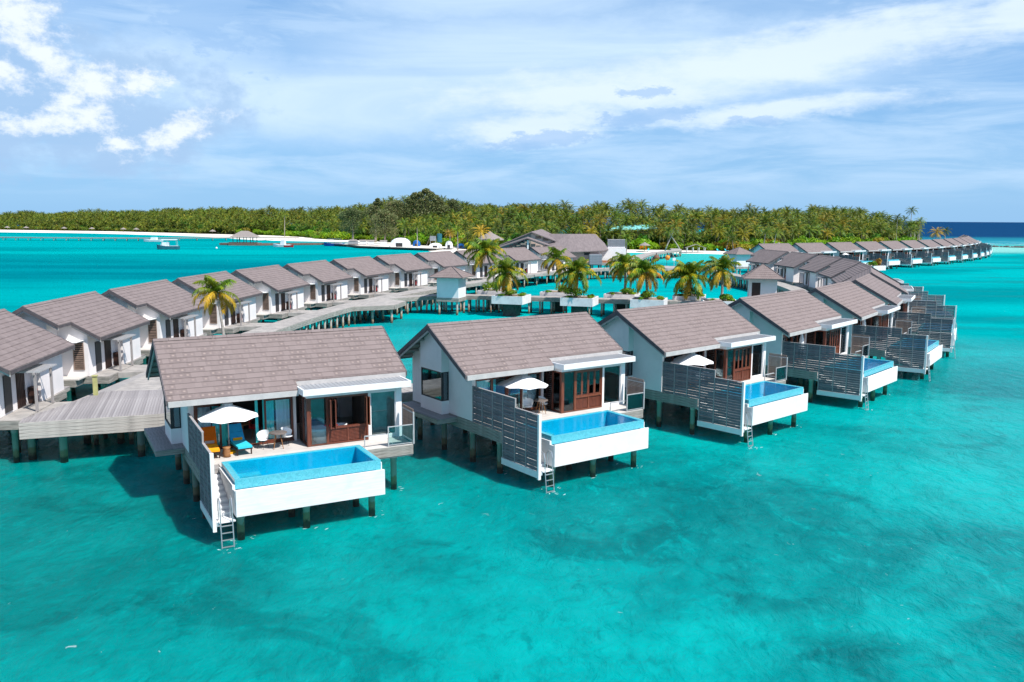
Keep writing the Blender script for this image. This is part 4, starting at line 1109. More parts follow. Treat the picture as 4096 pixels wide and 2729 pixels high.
def palm_detailed(x, y, z0, crown_z, label, size=1.0, lean=(0, 0), wind=0.5, yellow=4, seed=0, nfr=21, group=None, up=0):
    rn = random.Random(seed); t = empty('coconut_palm'); place(t, x, y, z0); tag(t, label, 'palm', group)
    H = crown_z - z0; pts = []
    for i in range(9):
        s = i / 8; pts.append((lean[0] * (s ** 1.6) + .06 * sin(s * 5), lean[1] * (s ** 1.6), H * s))
    MB().chain(pts, [.17 * size * (1.25 - .55 * i / 8) * (1.5 if i == 0 else 1) for i in range(9)], 8).build('trunk', 'bark_grey', t, True)
    top = pts[-1]; crown = empty('crown', t); crown.location = top
    for k in range(nfr):
        cls = k / (nfr - 1)          # 0 upright young, 1 old hanging
        ci = min(5, int(cls * 6)); elev = [1.30, .95, .6, .25, -.15, -.6][ci]; droop = [1.2, 1.8, 2.2, 2.3, 2.0, 1.2][ci]
        ln = [2.4, 3.1, 3.6, 3.7, 3.5, 3.0][ci] * size
        m = 'palm_leaf' if k < nfr - yellow else 'dead_frond'
        vv = seed % 2
        f = part('frond', ('frond', ci, vv, m, round(size, 2)), lambda b: frond_mesh(b, ln, elev, droop, 32, .72 * size, .11 * size, ci * 7 + vv), m, crown)
        az = k * 2.399 + rn.uniform(-.25, .25)
        # the sea breeze bends the crown to the left
        az = az + wind * sin(pi - az) * .5
        f.rotation_euler = (rn.uniform(-.12, .12), rn.uniform(-.1, .1), az); f.scale = (rn.uniform(.85, 1.1),) * 3
    for k in range(rn.choice((4, 6))):
        c = part('coconut', 'coconut', lambda b: b.lathe([(.01, -.13), (.08, -.1), (.115, 0), (.08, .1), (.01, .13)], 8), 'coconut', crown, True)
        c.location = (.2 * cos(k * 1.3), .2 * sin(k * 1.3), -.22 - .05 * (k % 2))
    return t


def bush_mesh(b, r, h, n, leaf=.16, seed=0, lobes=5):
    rn = random.Random(seed); cs = [(rn.uniform(-.5, .5) * r, rn.uniform(-.5, .5) * r, h * rn.uniform(.3, .62), r * rn.uniform(.45, .7)) for _ in range(lobes)]
    for i in range(n):
        cx, cy, cz, cr = cs[i % lobes]
        d = Vector((rn.gauss(0, 1), rn.gauss(0, 1), rn.gauss(0, .9) + .25)).normalized(); q = Vector((cx, cy, cz)) + Vector((d.x * cr, d.y * cr, d.z * cr * h / r * .62)) * rn.uniform(.62, 1.04)
        if q.z < 0.02: q.z = rn.uniform(.02, .2) * h
        nrm = (d + Vector((rn.gauss(0, .5), rn.gauss(0, .5), rn.gauss(0, .5)))).normalized(); a = nrm.orthogonal().normalized(); c = nrm.cross(a)
        ang = rn.uniform(0, 6.28); a, c = a * cos(ang) + c * sin(ang), c * cos(ang) - a * sin(ang); s = leaf * rn.uniform(.6, 1.3)
        k = len(b.v); b.v += [tuple(q - a * s), tuple(q + c * s * .5), tuple(q + a * s), tuple(q - c * s * .5)]; b.f += [(k, k + 1, k + 2, k + 3)]


def planter(cx, cy, a, label, hx=2.1, hy=1.95, plinth=True):
    t = empty('planter'); place(t, cx, cy, 0, a); tag(t, label, 'planter', 'square white concrete planters along the centre walkway')

    def box(b):
        b.box(-hx, hx, -hy, -hy + .14, 1.78, 2.75); b.box(-hx, hx, hy - .14, hy, 1.78, 2.75); b.box(-hx, -hx + .14, -hy + .14, hy - .14, 1.78, 2.75); b.box(hx - .14, hx, -hy + .14, hy - .14, 1.78, 2.75)
        b.box(-hx, hx, -hy, hy, 1.70, 1.779)
    part('trough', ('plt', hx, hy), box, 'concrete', t)
    part('soil', ('soil', hx, hy), lambda b: b.box(-hx + .15, hx - .15, -hy + .15, hy - .15, 2.2, 2.62), 'soil', t)
    part('plinth', ('plinth', hx), lambda b: b.box(-.9, .9, -.9, .9, -2, 1.699), 'concrete_dark', t)
    return t


def shrub(x, y, z, r, h, key, label, m='bush_leaf', n=700, leaf=.13, group='clipped green shrubs in the planters', seed=3):
    o = part('shrub', ('shrub', key, m), lambda b: bush_mesh(b, r, h, n, leaf, seed), m, None); place(o, x, y, z, random.uniform(0, 6)); tag(o, label, 'shrub', group, None); return o


PLT = [(-.1, 112.5, -18.3, 'planter nearest the white tower on the near side of the walkway', (-.28, 112.6), 5.74, 'drooping coconut palm with orange nuts in the front planter nearest the white tower', 1.0),
       (8.7, 110.4, -17, 'second front planter from the white tower, in open water', (8.2, 110.6), 5.92, 'bright green palm in the second front planter from the white tower', 1.0),
       (17.4, 108.6, -17, 'third front planter from the white tower, just over the near roof', (17.1, 108.9), 6.1, 'palm with long hanging brown fronds in the third front planter', .95),
       (26.0, 107.3, -8, 'front planter nearest the brown-doored tower, mostly behind a roof', (26.3, 107.5), 6.5, 'upright yellow-green palm beside the brown-doored tower', .95),
       (-2.25, 120.6, -20, 'back planter nearest the white tower, behind the walkway', (-2.4, 120.5), 8.1, 'tall leaning palm in the back planter nearest the white tower', 1.0),
       (6.4, 118.6, -19, 'second back planter from the white tower, low and wide', (6.5, 118.3), 7.3, 'thin palm with pale dry fronds in the second back planter', .85),
       (14.9, 116.0, -19, 'third back planter from the white tower', (15.2, 115.8), 6.6, 'straight palm with golden lower fronds in the third back planter', .9),
       (23.6, 113.9, -14, 'back planter nearest the brown-doored tower', (23.7, 113.4), 5.3, 'broad dark palm over dense shrubs in the last back planter', 1.1)]
GP = 'coconut palms growing in the walkway planters'
for i, (cx, cy, a, lb, (px, py), cz, plb, sz) in enumerate(PLT):
    planter(cx, cy, rad(a), 'white concrete ' + lb)
    palm_detailed(px, py, 2.6, cz, plb, sz, lean=((-.35, .35, -.1, .15, -1.3, -.3, .05, -.15)[i], .1), wind=.9, yellow=(4, 4, 9, 5, 4, 6, 5, 5)[i], seed=i + 1, nfr=(22, 24, 22, 20, 24, 15, 22, 26)[i], group=GP)
    mm = 'tree_leaf' if i == 7 else 'bush_leaf'
    shrub(px + (.2, -.2, .1, .3, -.3, .3, .2, -.2)[i], py - .7, 2.62, (1.2, 1.4, 1.2, 1.3, 1.3, 1.3, 1.3, 1.9)[i], (1.0, 1.5, 1.3, 1.2, 1.6, 1.6, 1.5, 1.8)[i], ('a', i % 3, i == 7), 'rounded green shrub under the palm of the %s walkway planter' % ('first front', 'second front', 'third front', 'fourth front', 'first back', 'second back', 'third back', 'fourth back')[i], mm, seed=i)
    for j in range(3):
        dx, dy = ((1.3, -1.2), (-1.35, -1.3), (1.5, .6))[j]
        o = shrub(cx + dx, cy + dy, 2.6, .5, .45, ('s', j), 'small low plant in the %s corner of the %s' % (('front right', 'front left', 'back right')[j], '%s planter' % ('first front', 'second front', 'third front', 'fourth front', 'first back', 'second back', 'third back', 'fourth back')[i]), mm if j else 'shore_leaf', 160, .11, 'small plants in the corners of the planters', seed=20 + j)
planter(-20.6, 60.6, rad(8), 'white concrete planter behind the nearest villa roof, under the lone golden palm', 1.5, 1.5)
palm_detailed(-20.6, 60.6, 2.5, 7.35, 'lone golden-green palm rising behind the nearest villa roof', .62, lean=(-.25, 0), wind=1.2, yellow=8, seed=12, nfr=17)
planter(81.5, 194.0, rad(30), 'white concrete planter in open water before the far villa row', 2.1, 1.7)
o = shrub(81.0, 193.6, 2.6, 1.1, 1.2, 'far', 'green shrub in the planter before the far villa row', 'bush_leaf', 500, .18, None, 5)
o = shrub(82.6, 194.0, 2.6, .8, 2.0, 'farorange', 'orange-leaved plant in the planter before the far villa row', 'dead_frond', 260, .25, None, 6)


# ------------------------------------------------------------------ furniture of the pool decks
def umbrella_open(p, u, v_, label, r=1.42, apex=4.52, tilt=0.0):
    t = empty('parasol'); w = to_world(p, u, v_, DZ); place(t, w[0], w[1], DZ, p[2]); t.rotation_euler = (0, tilt, p[2]); tag(t, label, 'parasol', 'open white parasols on the pool decks')
    h = apex - DZ
    part('pole', 'upole', lambda b: (b.tube((0, 0, 0), (0, 0, h + .06), .025, .022, 8), b.lathe([(.02, h + .05), (.045, h + .08), (.02, h + .16), (.0, h + .18)], 8)), 'rail_metal', t, True)
    part('foot', 'ufoot', lambda b: b.lathe([(.0, .0), (.28, 0), (.28, .07), (.05, .1), (.04, .3)], 16), 'cushion_yellow' if 'orange' in label else 'concrete', t)

    def can(b):
        N = 8; M = 6; k = len(b.v); b.v.append((0, 0, h)); rings = 6
        for j in range(1, rings + 1):
            s = j / rings
            for i in range(N * M):
                a = 2 * pi * i / (N * M); fr = abs((i % M) / M * 2 - 1)      # 1 on ribs
                rr = r * s * (cos(pi / N) / cos((a + pi / N) % (2 * pi / N) - pi / N)) if True else r * s
                rr *= 1 - .10 * (1 - fr) * s
                z = h - .66 * s ** 1.05 + .05 * (1 - fr) * s * s + .03 * s * s
                b.v.append((rr * cos(a + pi / N), rr * sin(a + pi / N), z))
        n = N * M
        for i in range(n): b.f.append((k, k + 1 + i, k + 1 + (i + 1) % n))
        for j in range(rings - 1):
            for i in range(n):
                a0 = k + 1 + j * n; b.f.append((a0 + i, a0 + n + i, a0 + n + (i + 1) % n, a0 + (i + 1) % n))
    part('canopy', 'ucanopy%g' % r, can, 'fabric_white', t)
    part('top_cap', 'ucap', lambda b: b.lathe([(.02, h + .06), (.22, h - .02), (.24, h - .05)], 8), 'fabric_white', t)
    part('ribs', 'uribs', lambda b: [b.tube((0, 0, h - .55), (r * .55 * cos(i * pi / 4), r * .55 * sin(i * pi / 4), h - .38), .012, .012, 4) for i in range(8)], 'rail_metal', t)
    return t


def umbrella_closed(p, u, v_, label):
    t = empty('parasol'); w = to_world(p, u, v_, DZ); place(t, w[0], w[1], DZ, p[2]); tag(t, label, 'parasol', 'folded white parasols on the pool decks')
    part('pole', 'cpole', lambda b: b.tube((0, 0, 0), (0, 0, 2.3), .03, .03, 6), 'rail_metal', t)

    def can(b):
        pr = [(.02, 2.32), (.06, 2.2), (.10, 1.9), (.12, 1.85), (.15, 1.4), (.18, 1.1), (.13, 1.02), (.03, 1.0)]; k = len(b.v); n = 16
        for (q, z) in pr:
            for j in range(n): rr = q * (1 + .22 * (j % 2)); b.v.append((rr * cos(j * 2 * pi / n), rr * sin(j * 2 * pi / n), z))
        for i in range(len(pr) - 1):
            for j in range(n): b.f.append((k + i * n + j, k + i * n + (j + 1) % n, k + (i + 1) * n + (j + 1) % n, k + (i + 1) * n + j))
    part('folded_canopy', 'ccanopy', can, 'fabric_white', t)
    part('foot', 'cfoot', lambda b: b.lathe([(.0, .0), (.26, 0), (.26, .07), (.05, .1)], 12), 'concrete', t)
    return t


def lounger(p, u, v_, a, back, seat, pil, label):
    t = empty('sun_lounger'); w = to_world(p, u, v_, DZ); place(t, w[0], w[1], DZ, p[2] + a); tag(t, label, 'sun lounger', 'cushioned sun loungers under the parasol')
    # local: foot end towards -y
    part('frame', 'lframe', lambda b: (b.box(-.33, -.28, -1.0, .75, .27, .33), b.box(.28, .33, -1.0, .75, .27, .33), b.box(-.28, .28, -1.0, -.95, .27, .33), b.box(-.28, .28, .70, .75, .27, .33)), 'dark_brown_wood', t)
    for x in (-.305, .305):
        for y in (-.85, .6): part('leg', 'lleg', lambda b: b.box(-.025, .025, -.025, .025, 0, .27), 'dark_brown_wood', t).location = (x, y, 0)
    part('seat_cushion', 'lseat' + seat, lambda b: (b.box(-.31, .31, -1.02, -.42, .335, .43), b.box(-.31, .31, -.41, .18, .335, .43)), seat, t)
    q = part('back_cushion', 'lback' + back, lambda b: (b.box(-.31, .31, 0, .42, 0, .1), b.box(-.31, .31, .43, .85, 0, .1)), back, t); q.location = (0, .16, .38); q.rotation_euler = (rad(50), 0, 0)
    q = part('pillow', 'lpil' + pil, lambda b: b.box(-.2, .2, -.05, .05, 0, .12), pil, t); q.location = (0, .14, .44)
    return t


def dining(p, u, v_, label, tl, dark=False):
    t = empty('patio_table'); w = to_world(p, u, v_, DZ); place(t, w[0], w[1], DZ, p[2]); tag(t, tl, 'table', 'round patio tables on the pool decks')
    part('table_top', 'ttop', lambda b: b.lathe([(0, .70), (.38, .70), (.40, .715), (.40, .735), (.38, .745), (0, .745)], 24), 'table_top', t, True)
    for k in range(4): part('leg', ('tleg', k), lambda b: b.tube((.12 * cos(k * pi / 2 + .6), .12 * sin(k * pi / 2 + .6), .70), (.30 * cos(k * pi / 2 + .6), .30 * sin(k * pi / 2 + .6), 0), .022, .016, 6), 'wood_stump', t)
    for j, (dx, dy, a) in enumerate(((-.62, .30, -.9), (.52, .42, .8))):
        c = empty('tub_chair'); w = to_world(p, u + dx, v_ + dy, DZ); place(c, w[0], w[1], DZ, p[2] + a); tag(c, label % ('left', 'right')[j], 'chair', 'white tub chairs at the patio tables')

        def shell(b):
            n = 14; k0 = len(b.v)
            for lv, (rr, z) in enumerate(((.05, .42), (.20, .43), (.25, .50), (.27, .62), (.28, .80))):
                for i in range(n + 1):
                    aa = rad(-20) + rad(220) * i / n; zz = z
                    if lv >= 3: zz = z - (.16 if lv == 4 else .05) * abs(2 * i / n - 1) ** 2
                    b.v.append((rr * cos(aa), rr * sin(aa), zz))
            for l in range(4):
                for i in range(n): a_ = k0 + l * (n + 1) + i; b.f.append((a_, a_ + 1, a_ + n + 2, a_ + n + 1))
            b.lathe([(.0, .42), (.24, .43), (.24, .40), (0, .40)], 14)
        part('shell', 'chshell', shell, 'plastic_white', c, True)
        for k in range(4): part('leg', ('chleg', k), lambda b: b.tube((.14 * cos(k * pi / 2 + .78), .14 * sin(k * pi / 2 + .78), .41), (.25 * cos(k * pi / 2 + .78), .25 * sin(k * pi / 2 + .78), 0), .012, .010, 5), 'dark_frame', c)


P = NEAR
umbrella_open(P[0], 2.5, -1.75, 'open white parasol over the orange and blue loungers')
lounger(P[0], 1.72, -1.55, rad(-4), 'cushion_orange', 'cushion_yellow', 'rail_metal', 'orange and yellow sun lounger by the slatted fence')
lounger(P[0], 2.95, -1.55, rad(5), 'cushion_blue', 'cushion_cyan', 'cushion_yellow', 'bright blue sun lounger next to the orange one')
t = empty('side_table'); w_ = to_world(P[0], 2.28, -2.35, DZ); place(t, w_[0], w_[1], DZ); tag(t, 'turned wooden stump table between the orange and blue loungers', 'side table')
part('stump', 'stump', lambda b: b.lathe([(.0, 0), (.17, 0), (.14, .12), (.16, .25), (.13, .36), (.18, .44), (.0, .44)], 14), 'wood_stump', t, True)
dining(P[0], 4.62, -1.95, 'white tub chair on the %s side of the table on the nearest deck', 'round grey-brown table between two white chairs on the nearest deck')
umbrella_open(P[1], 3.9, -1.5, 'open white parasol on the second deck, pole leaning slightly', r=1.5, tilt=.03)
dining(P[1], 4.95, -1.75, 'white tub chair on the %s side of the table on the second deck', 'round brown table with white chairs on the second deck')
umbrella_open(P[2], 3.3, -1.6, 'open white parasol half hidden behind the third fence', r=1.5)
dining(P[2], 4.9, -1.9, 'white tub chair %s of the table behind the third fence', 'round brown table behind the fence of the third deck')
for i, lb in ((3, 'folded white parasol in front of the brown doors of the fourth villa'), (4, 'folded white parasol before the fifth villa with red seats'), (5, 'folded white parasol under the canopy of the sixth villa')): umbrella_closed(P[i], 3.65, -1.5, lb)
umbrella_closed(arcpose('O', 6), 3.65, -1.5, 'folded parasol tip showing beyond the outer bend fences')
umbrella_open(arcpose('A', 2), 2.4, -1.9, 'open white parasol on the far row, near the orange-leaved planter', r=1.5)
for i in (3, 4, 5, 6, 8, 9): umbrella_closed(arcpose('A', i), 3.2, -1.8, 'small folded parasol on the deck of the %s villa of the far row' % ORD[i])


def bathtub(p, label):
    t = empty('bathtub'); w = to_world(p, 6.95, -1.85, DZ); place(t, w[0], w[1], DZ + .02, p[2] + .05, 1.12); tag(t, label, 'bathtub', 'white bathtubs in the glass bays')

    def tub(b):
        k = len(b.v); n = 24
        for (sx, sy, z) in ((.5, .24, 0), (.60, .30, .1), (.78, .38, .45), (.85, .42, .62), (.79, .37, .62), (.68, .3, .35), (.5, .2, .15)):
            for j in range(n): a = 2 * pi * j / n; b.v.append((sx * cos(a), sy * sin(a), z + .05 * abs(cos(a)) * (z > .5)))
        for i in range(6):
            for j in range(n): b.f.append((k + i * n + j, k + i * n + (j + 1) % n, k + (i + 1) * n + (j + 1) % n, k + (i + 1) * n + j))
        b.f.append(tuple(k + 6 * n + j for j in range(n)))
    part('tub', 'tub', tub, 'plastic_white', t, True)
    part('tap', 'tap', lambda b: b.path([(.55, .5, 0), (.55, .5, 1.0), (.45, .45, 1.05), (.35, .35, .95)], .02, 6), 'steel', t)


bathtub(P[0], 'white oval bathtub inside the open bay of the nearest villa'); bathtub(P[1], 'white bathtub behind glass in the second villa'); bathtub(P[2], 'white bathtub beside a curtain in the third villa')
o = MB().box(-.3, .3, -.16, .16, 0, .03).build('red_towel', 'red_seat'); w_ = to_world(P[0], 7.1, -1.85, 0); place(o, w_[0], w_[1], DZ + .76, P[0][2]); tag(o, 'folded red towel lying on the bathtub rim', 'towel')
for j, (u, v_) in enumerate(((3.0, .3), (4.1, .35))):
    t = empty('dining_chair'); w_ = to_world(P[0], u, v_, 0); place(t, w_[0], w_[1], DZ + .02, P[0][2] + (-1, 1)[j] * 1.2); tag(t, 'dark red bucket chair %s of the table inside the nearest villa' % ('left', 'right')[j], 'chair', 'red chairs inside the nearest villa')
    part('seat', 'rseat', lambda b: (b.lathe([(0, .44), (.24, .46), (.27, .6), (.25, .6), (.22, .48), (0, .46)], 14), b.box(-.22, .22, .2, .25, .5, .9)), 'red_seat', t)
    for k in range(4): part('leg', ('rleg', k), lambda b: b.tube((.1 * cos(k * pi / 2 + .78), .1 * sin(k * pi / 2 + .78), .44), (.25 * cos(k * pi / 2 + .78), .25 * sin(k * pi / 2 + .78), 0), .014, .012, 5), 'wood_stump', t)
t = empty('dining_table'); w_ = to_world(P[0], 3.5, .5, 0); place(t, w_[0], w_[1], DZ + .02); tag(t, 'wooden dining table between the red chairs inside the nearest villa', 'table')
part('table_top', 'dtop', lambda b: b.lathe([(0, .72), (.45, .72), (.45, .75), (0, .75)], 20), 'wood_stump', t); part('pedestal', 'dped', lambda b: b.tube((0, 0, 0), (0, 0, .72), .12, .08, 10), 'wood_stump', t)
for i in (4,):
    for j, u in enumerate((4.6, 7.4)):
        o = MB().box(-.3, .3, -.25, .25, .0, .45).box(-.3, .3, .2, .3, .45, .8).build('armchair', 'red_seat'); w_ = to_world(P[i], u, -.4 - j * 1.2, 0); place(o, w_[0], w_[1], DZ + .02, P[i][2]); tag(o, 'red armchair behind the %s glass of the fifth villa' % ('left', 'right')[j], 'chair')


# ------------------------------------------------------------------ reception hall at the end of the left walkway
hall = empty('reception_hall'); place(hall, 14, 203, 0); tag(hall, 'large grey-roofed hall on piles with stepped gables and pink walls behind the left row', 'building')
H0 = Vector((14, 203, 0))


def hq(b, pts, t=.18):
    k = len(b.v); n = len(pts); b.v += [tuple(Vector(p) - H0) for p in pts] + [tuple(Vector(p) - H0 - Vector((0, 0, t))) for p in pts]
    b.f += [tuple(range(k, k + n)), tuple(range(k + n, k + 2 * n))[::-1]] + [(k + i, k + n + i, k + n + (i + 1) % n, k + (i + 1) % n) for i in range(n)]


shingle_mat('hall_shingle', (0.225, 0.186, 0.185), (0.16, 0.132, 0.133), (0.29, 0.24, 0.24), 0.3, ridge=0.0, roww=0.4)
roofs = [[(7, 197, 5.2), (13.9, 197, 5.35), (12.9, 202, 9.3), (7.6, 205, 9.25)],
         [(13.9, 197, 5.35), (20.9, 199, 5.6), (12.9, 202, 9.3)],
         [(20.9, 199, 5.6), (23.2, 204.6, 5.8), (19.5, 203.5, 9.3), (12.9, 202, 9.3)],
         [(7.6, 205, 9.25), (12.9, 202.02, 9.28), (19.5, 203.52, 9.28), (23.2, 204.65, 5.8), (22, 213, 5.3), (7, 213, 5.3)]]
for r_ in roofs:
    m_ = MB(); hq(m_, r_); m_.build('roof', 'hall_shingle', hall)
for k, r_ in enumerate([[(4.3, 199.6, 9.8), (9.9, 199.6, 7.75), (11.8, 206, 8.1), (6.9, 206, 10.35)], [(4.3, 199.6, 9.8), (6.9, 206, 10.35), (0, 208, 7.4), (-3.1, 199.6, 6.7)],
                        [(3.3, 197.4, 8.45), (8.3, 197.4, 6.75), (8.6, 199.5, 6.95), (3.5, 199.5, 8.65)], [(3.3, 197.4, 8.45), (3.5, 199.5, 8.65), (-3.2, 199.5, 6.4), (-3.4, 197.4, 6.25)]]):
    m_ = MB(); hq(m_, r_, .22); m_.build('roof' if k < 2 else 'lower_roof', 'hall_shingle', hall)
m_ = MB(); m_.add([tuple(Vector(p) - H0) for p in ((4.3, 200.3, 9.5), (9.4, 200.3, 7.6), (9.4, 200.3, 5.6), (4.3, 200.3, 5.6), (4.3, 200.6, 9.5), (9.4, 200.6, 7.6), (9.4, 200.6, 5.6), (4.3, 200.6, 5.6))], [(0, 3, 2, 1), (4, 5, 6, 7), (0, 1, 5, 4), (1, 2, 6, 5), (2, 3, 7, 6), (3, 0, 4, 7)]); m_.build('upper_wall', 'pink_wall', hall)
m_ = MB(); m_.add([tuple(Vector(p) - H0) for p in ((4.28, 200.3, 9.5), (-2.8, 200.3, 6.6), (-2.8, 200.3, 5.2), (4.28, 200.3, 5.2), (4.28, 200.6, 9.5), (-2.8, 200.6, 6.6), (-2.8, 200.6, 5.2), (4.28, 200.6, 5.2))], [(0, 1, 2, 3), (4, 7, 6, 5), (0, 4, 5, 1), (1, 5, 6, 2), (2, 6, 7, 3), (3, 7, 4, 0)]); m_.build('gable_wall', 'soffit_wood', hall)
for i, x in enumerate((5.3, 7.0)): boxat('louvre_window', 'shutter_brown', hall, x - 14, x + 1.3 - 14, 200.2 - 203, 200.28 - 203, 8.2 - i * .45, 8.75 - i * .45)
for i in range(6):
    x = 3.0 - i * .95; z = 8.2 - i * .42; boxat('gable_window', 'dark_glass', hall, x - 14, x + .8 - 14, 200.18 - 203, 200.27 - 203, z - .42, z + .02)
for i in range(7):
    x = 6.6 - i * 1.2; z = 6.9 - abs(x - 3.3) * .33 + .45; boxat('gable_pane', 'dark_glass', hall, x - 14, x + 1.05 - 14, 198.3 - 203, 198.36 - 203, 5.3, max(5.6, z))
boxat('gable_post', 'white_paint', hall, 3.35 - 14, 3.7 - 14, 197.9 - 203, 198.25 - 203, 2.3, 7.9)
boxat('front_wall', 'pink_wall', hall, 13.2 - 14, 19.9 - 14, 199.3 - 203, 199.6 - 203, 2.3, 5.9)
boxat('side_wall', 'render_wall', hall, 7.2 - 14, 13.18 - 14, 200.6 - 203, 200.9 - 203, 2.3, 6.6)
boxat('back_wall', 'render_wall', hall, -2 - 14, 22 - 14, 211 - 203, 211.3 - 203, 2.3, 5.6)
boxat('louvre_window', 'dark_frame', hall, 16.6 - 14, 17.9 - 14, 199.2 - 203, 199.29 - 203, 4.5, 5.1)
boxat('right_wall', 'white_paint', hall, 19.91 - 14, 26.8 - 14, 203.2 - 203, 203.5 - 203, 2.9, 6.0)
boxat('right_wall', 'render_wall', hall, 19.92 - 14, 20.2 - 14, 199.65 - 203, 203.15 - 203, 2.9, 5.7)
tb = boxat('tiled_box', 'grey_tiles', hall, 17.6 - 14, 20.4 - 14, 196.2 - 203, 198.4 - 203, 2.35, 4.75)
up = boxat('upper_screen', 'render_wall', hall, 22.5 - 14, 26.6 - 14, 203.6 - 203, 204.0 - 203, 6.02, 8.05)
for i in range(11): boxat('slat', 'grey_tiles', hall, 22.5 - 14, 26.6 - 14, 203.5 - 203, 203.58 - 203, 6.45 + i * .145, 6.56 + i * .145)
for i in range(6): boxat('slat', 'grey_tiles', hall, 17.58 - 14, 20.42 - 14, 196.14 - 203, 196.19 - 203, 2.5 + i * .37, 2.83 + i * .37)
dk = boxat('terrace', 'fascia_wood', hall, 8 - 14, 24.6 - 14, 196.6 - 203, 211 - 203, 2.3, 2.85)
for i in range(9):
    for j in range(2): part('pile', 'hpile', lambda b: b.lathe([(.2, -2.2), (.2, 2.3)], 8), 'pile_concrete', hall).location = (8.6 + i * 1.95 - 14, 197.1 + j * 5 - 203, 0)
rl = part('terrace_railing', 'hrail', lambda b: [b.box(20.6 - 14, 24.5 - 14, 196.7 - 203, 196.74 - 203, z, z + .05) for z in (3.3, 3.6, 3.9)] + [b.box(20.6 + i * .97 - 14, 20.65 + i * .97 - 14, 196.7 - 203, 196.75 - 203, 2.85, 3.95) for i in range(5)], 'rail_metal', hall)
pp = part('terrace_basin', 'hbasin', lambda b: b.box(20.7 - 14, 24 - 14, 198 - 203, 201 - 203, 2.86, 3.25), 'terracotta', hall)

# ------------------------------------------------------------------ island
def poly_sheet(name, pts, z, m, kind='structure', edge=None, zo=None):
    """flat sheet with a sloping rim down to the water"""
    b = MB(); n = len(pts); c = Vector((sum(p[0] for p in pts) / n, sum(p[1] for p in pts) / n))
    k = len(b.v); b.v += [(p[0], p[1], z) for p in pts]
    import mathutils
    tris = mathutils.geometry.tessellate_polygon([[Vector((p[0], p[1], 0)) for p in pts]])
    b.f += [tuple(t) for t in tris]
    if edge:
        out = []
        for i, p in enumerate(pts):
            a, q = Vector(pts[i - 1]), Vector(pts[(i + 1) % n]); t = (q - a).normalized(); out.append((p[0] + t.y * edge, p[1] - t.x * edge))
        b.v += [(p[0], p[1], zo) for p in out]
        b.f += [(i, n + i, n + (i + 1) % n, (i + 1) % n) for i in range(n)]
    o = b.build(name, m); tag(o, kind=kind); return o


SHORE = [(-620, 760), (-500, 722), (-404, 690), (-343, 680), (-262, 625), (-187, 560), (-150, 500), (-122, 480), (-100, 472), (-80, 458), (-72, 430), (-62, 392), (-48, 374), (-31, 352), (-26, 330), (-12, 305), (2, 290), (16, 290), (24, 310), (27, 336), (38, 342), (50, 340), (60, 336), (74, 333), (84, 326), (92, 330), (112, 356), (150, 388), (190, 420), (222, 455), (228, 490), (190, 560), (80, 700), (-200, 900), (-620, 1100)]
SHORE = smooth(SHORE, 1)
beach = poly_sheet('beach', SHORE, 0.55, 'sand', edge=7.0, zo=-0.25)
TREEL = [(-640, 860), (-480, 790), (-330, 725), (-228, 640), (-160, 590), (-128, 540), (-112, 503), (-95, 482), (-76, 470), (-62, 440), (-52, 410), (-40, 392), (-24, 372), (-18, 345), (-6, 316), (6, 300), (15, 300), (20, 330), (26, 350), (40, 356), (52, 354), (62, 350), (76, 346), (88, 340), (100, 352), (130, 378), (165, 404), (200, 436), (218, 462), (222, 495), (180, 570), (70, 700), (-200, 890), (-620, 1090)]
fl = poly_sheet('forest_floor', TREEL, 0.62, 'forest_soil')


def inside(p, poly):
    c = False; n = len(poly); x, y = p
    for i in range(n):
        x1, y1 = poly[i]; x2, y2 = poly[i - 1]
        if (y1 > y) != (y2 > y) and x < (x2 - x1) * (y - y1) / (y2 - y1) + x1: c = not c
    return c


FRONT = TREEL[:29]


def dist_front(p):
    best = 1e9; P_ = Vector(p)
    for i in range(len(FRONT) - 1):
        a, c = Vector(FRONT[i]), Vector(FRONT[i + 1]); d = c - a; t = max(0, min(1, (P_ - a).dot(d) / d.length_squared)); best = min(best, (a + d * t - P_).length)
    return best


def far_palm_crown(b, seed, r=3.9, nf=17):
    rn = random.Random(seed)
    for k in range(nf):
        cls = k / nf; ci = min(4, int(cls * 5)); elev = [1.25, .8, .4, 0.0, -.45][ci]; droop = [1.2, 1.6, 1.8, 1.6, 1.2][ci]; ln = r * [.75, .95, 1.0, 1.0, .8][ci]
        sub = MB(); rs = random.Random(seed * 31 + k); p = Vector((0, 0, 0)); e = elev; n = 6; pts = []
        for i in range(n + 1): pts.append(p.copy()); p = p + Vector((cos(e), 0, sin(e))) * (ln / n); e -= droop / n * (.5 + i / n)
        for i in range(n):
            a, c = pts[i], pts[i + 1]; w = [.25, .55, .75, .75, .6, .35][i]
            for sg in (1, -1):
                for h in range(2):
                    q0 = a.lerp(c, h * .5); q1 = a.lerp(c, h * .5 + .42)
                    tip = q0 + (c - a) * .9 + Vector((0, sg * w * rs.uniform(.8, 1.2), -w * rs.uniform(.3, .9)))
                    sub.add([q0, q1, tip], [(0, 1, 2)] if sg > 0 else [(0, 2, 1)])
        sub.rot(k * 2.4 + rn.uniform(-.3, .3)); kk = len(b.v); b.v += sub.v; b.f += [tuple(i + kk for i in f) for f in sub.f]


def far_trunk(b, h, lx, ly): b.chain([(0, 0, -h), (-lx * .1, -ly * .1, -h * .6), (-lx * .35, -ly * .3, -h * .3), (0, 0, 0)][0:0] or [(lx, ly, -h), (lx * .55, ly * .55, -h * .62), (lx * .2, ly * .2, -h * .3), (0, 0, 0)], [.24, .17, .14, .12], 5)


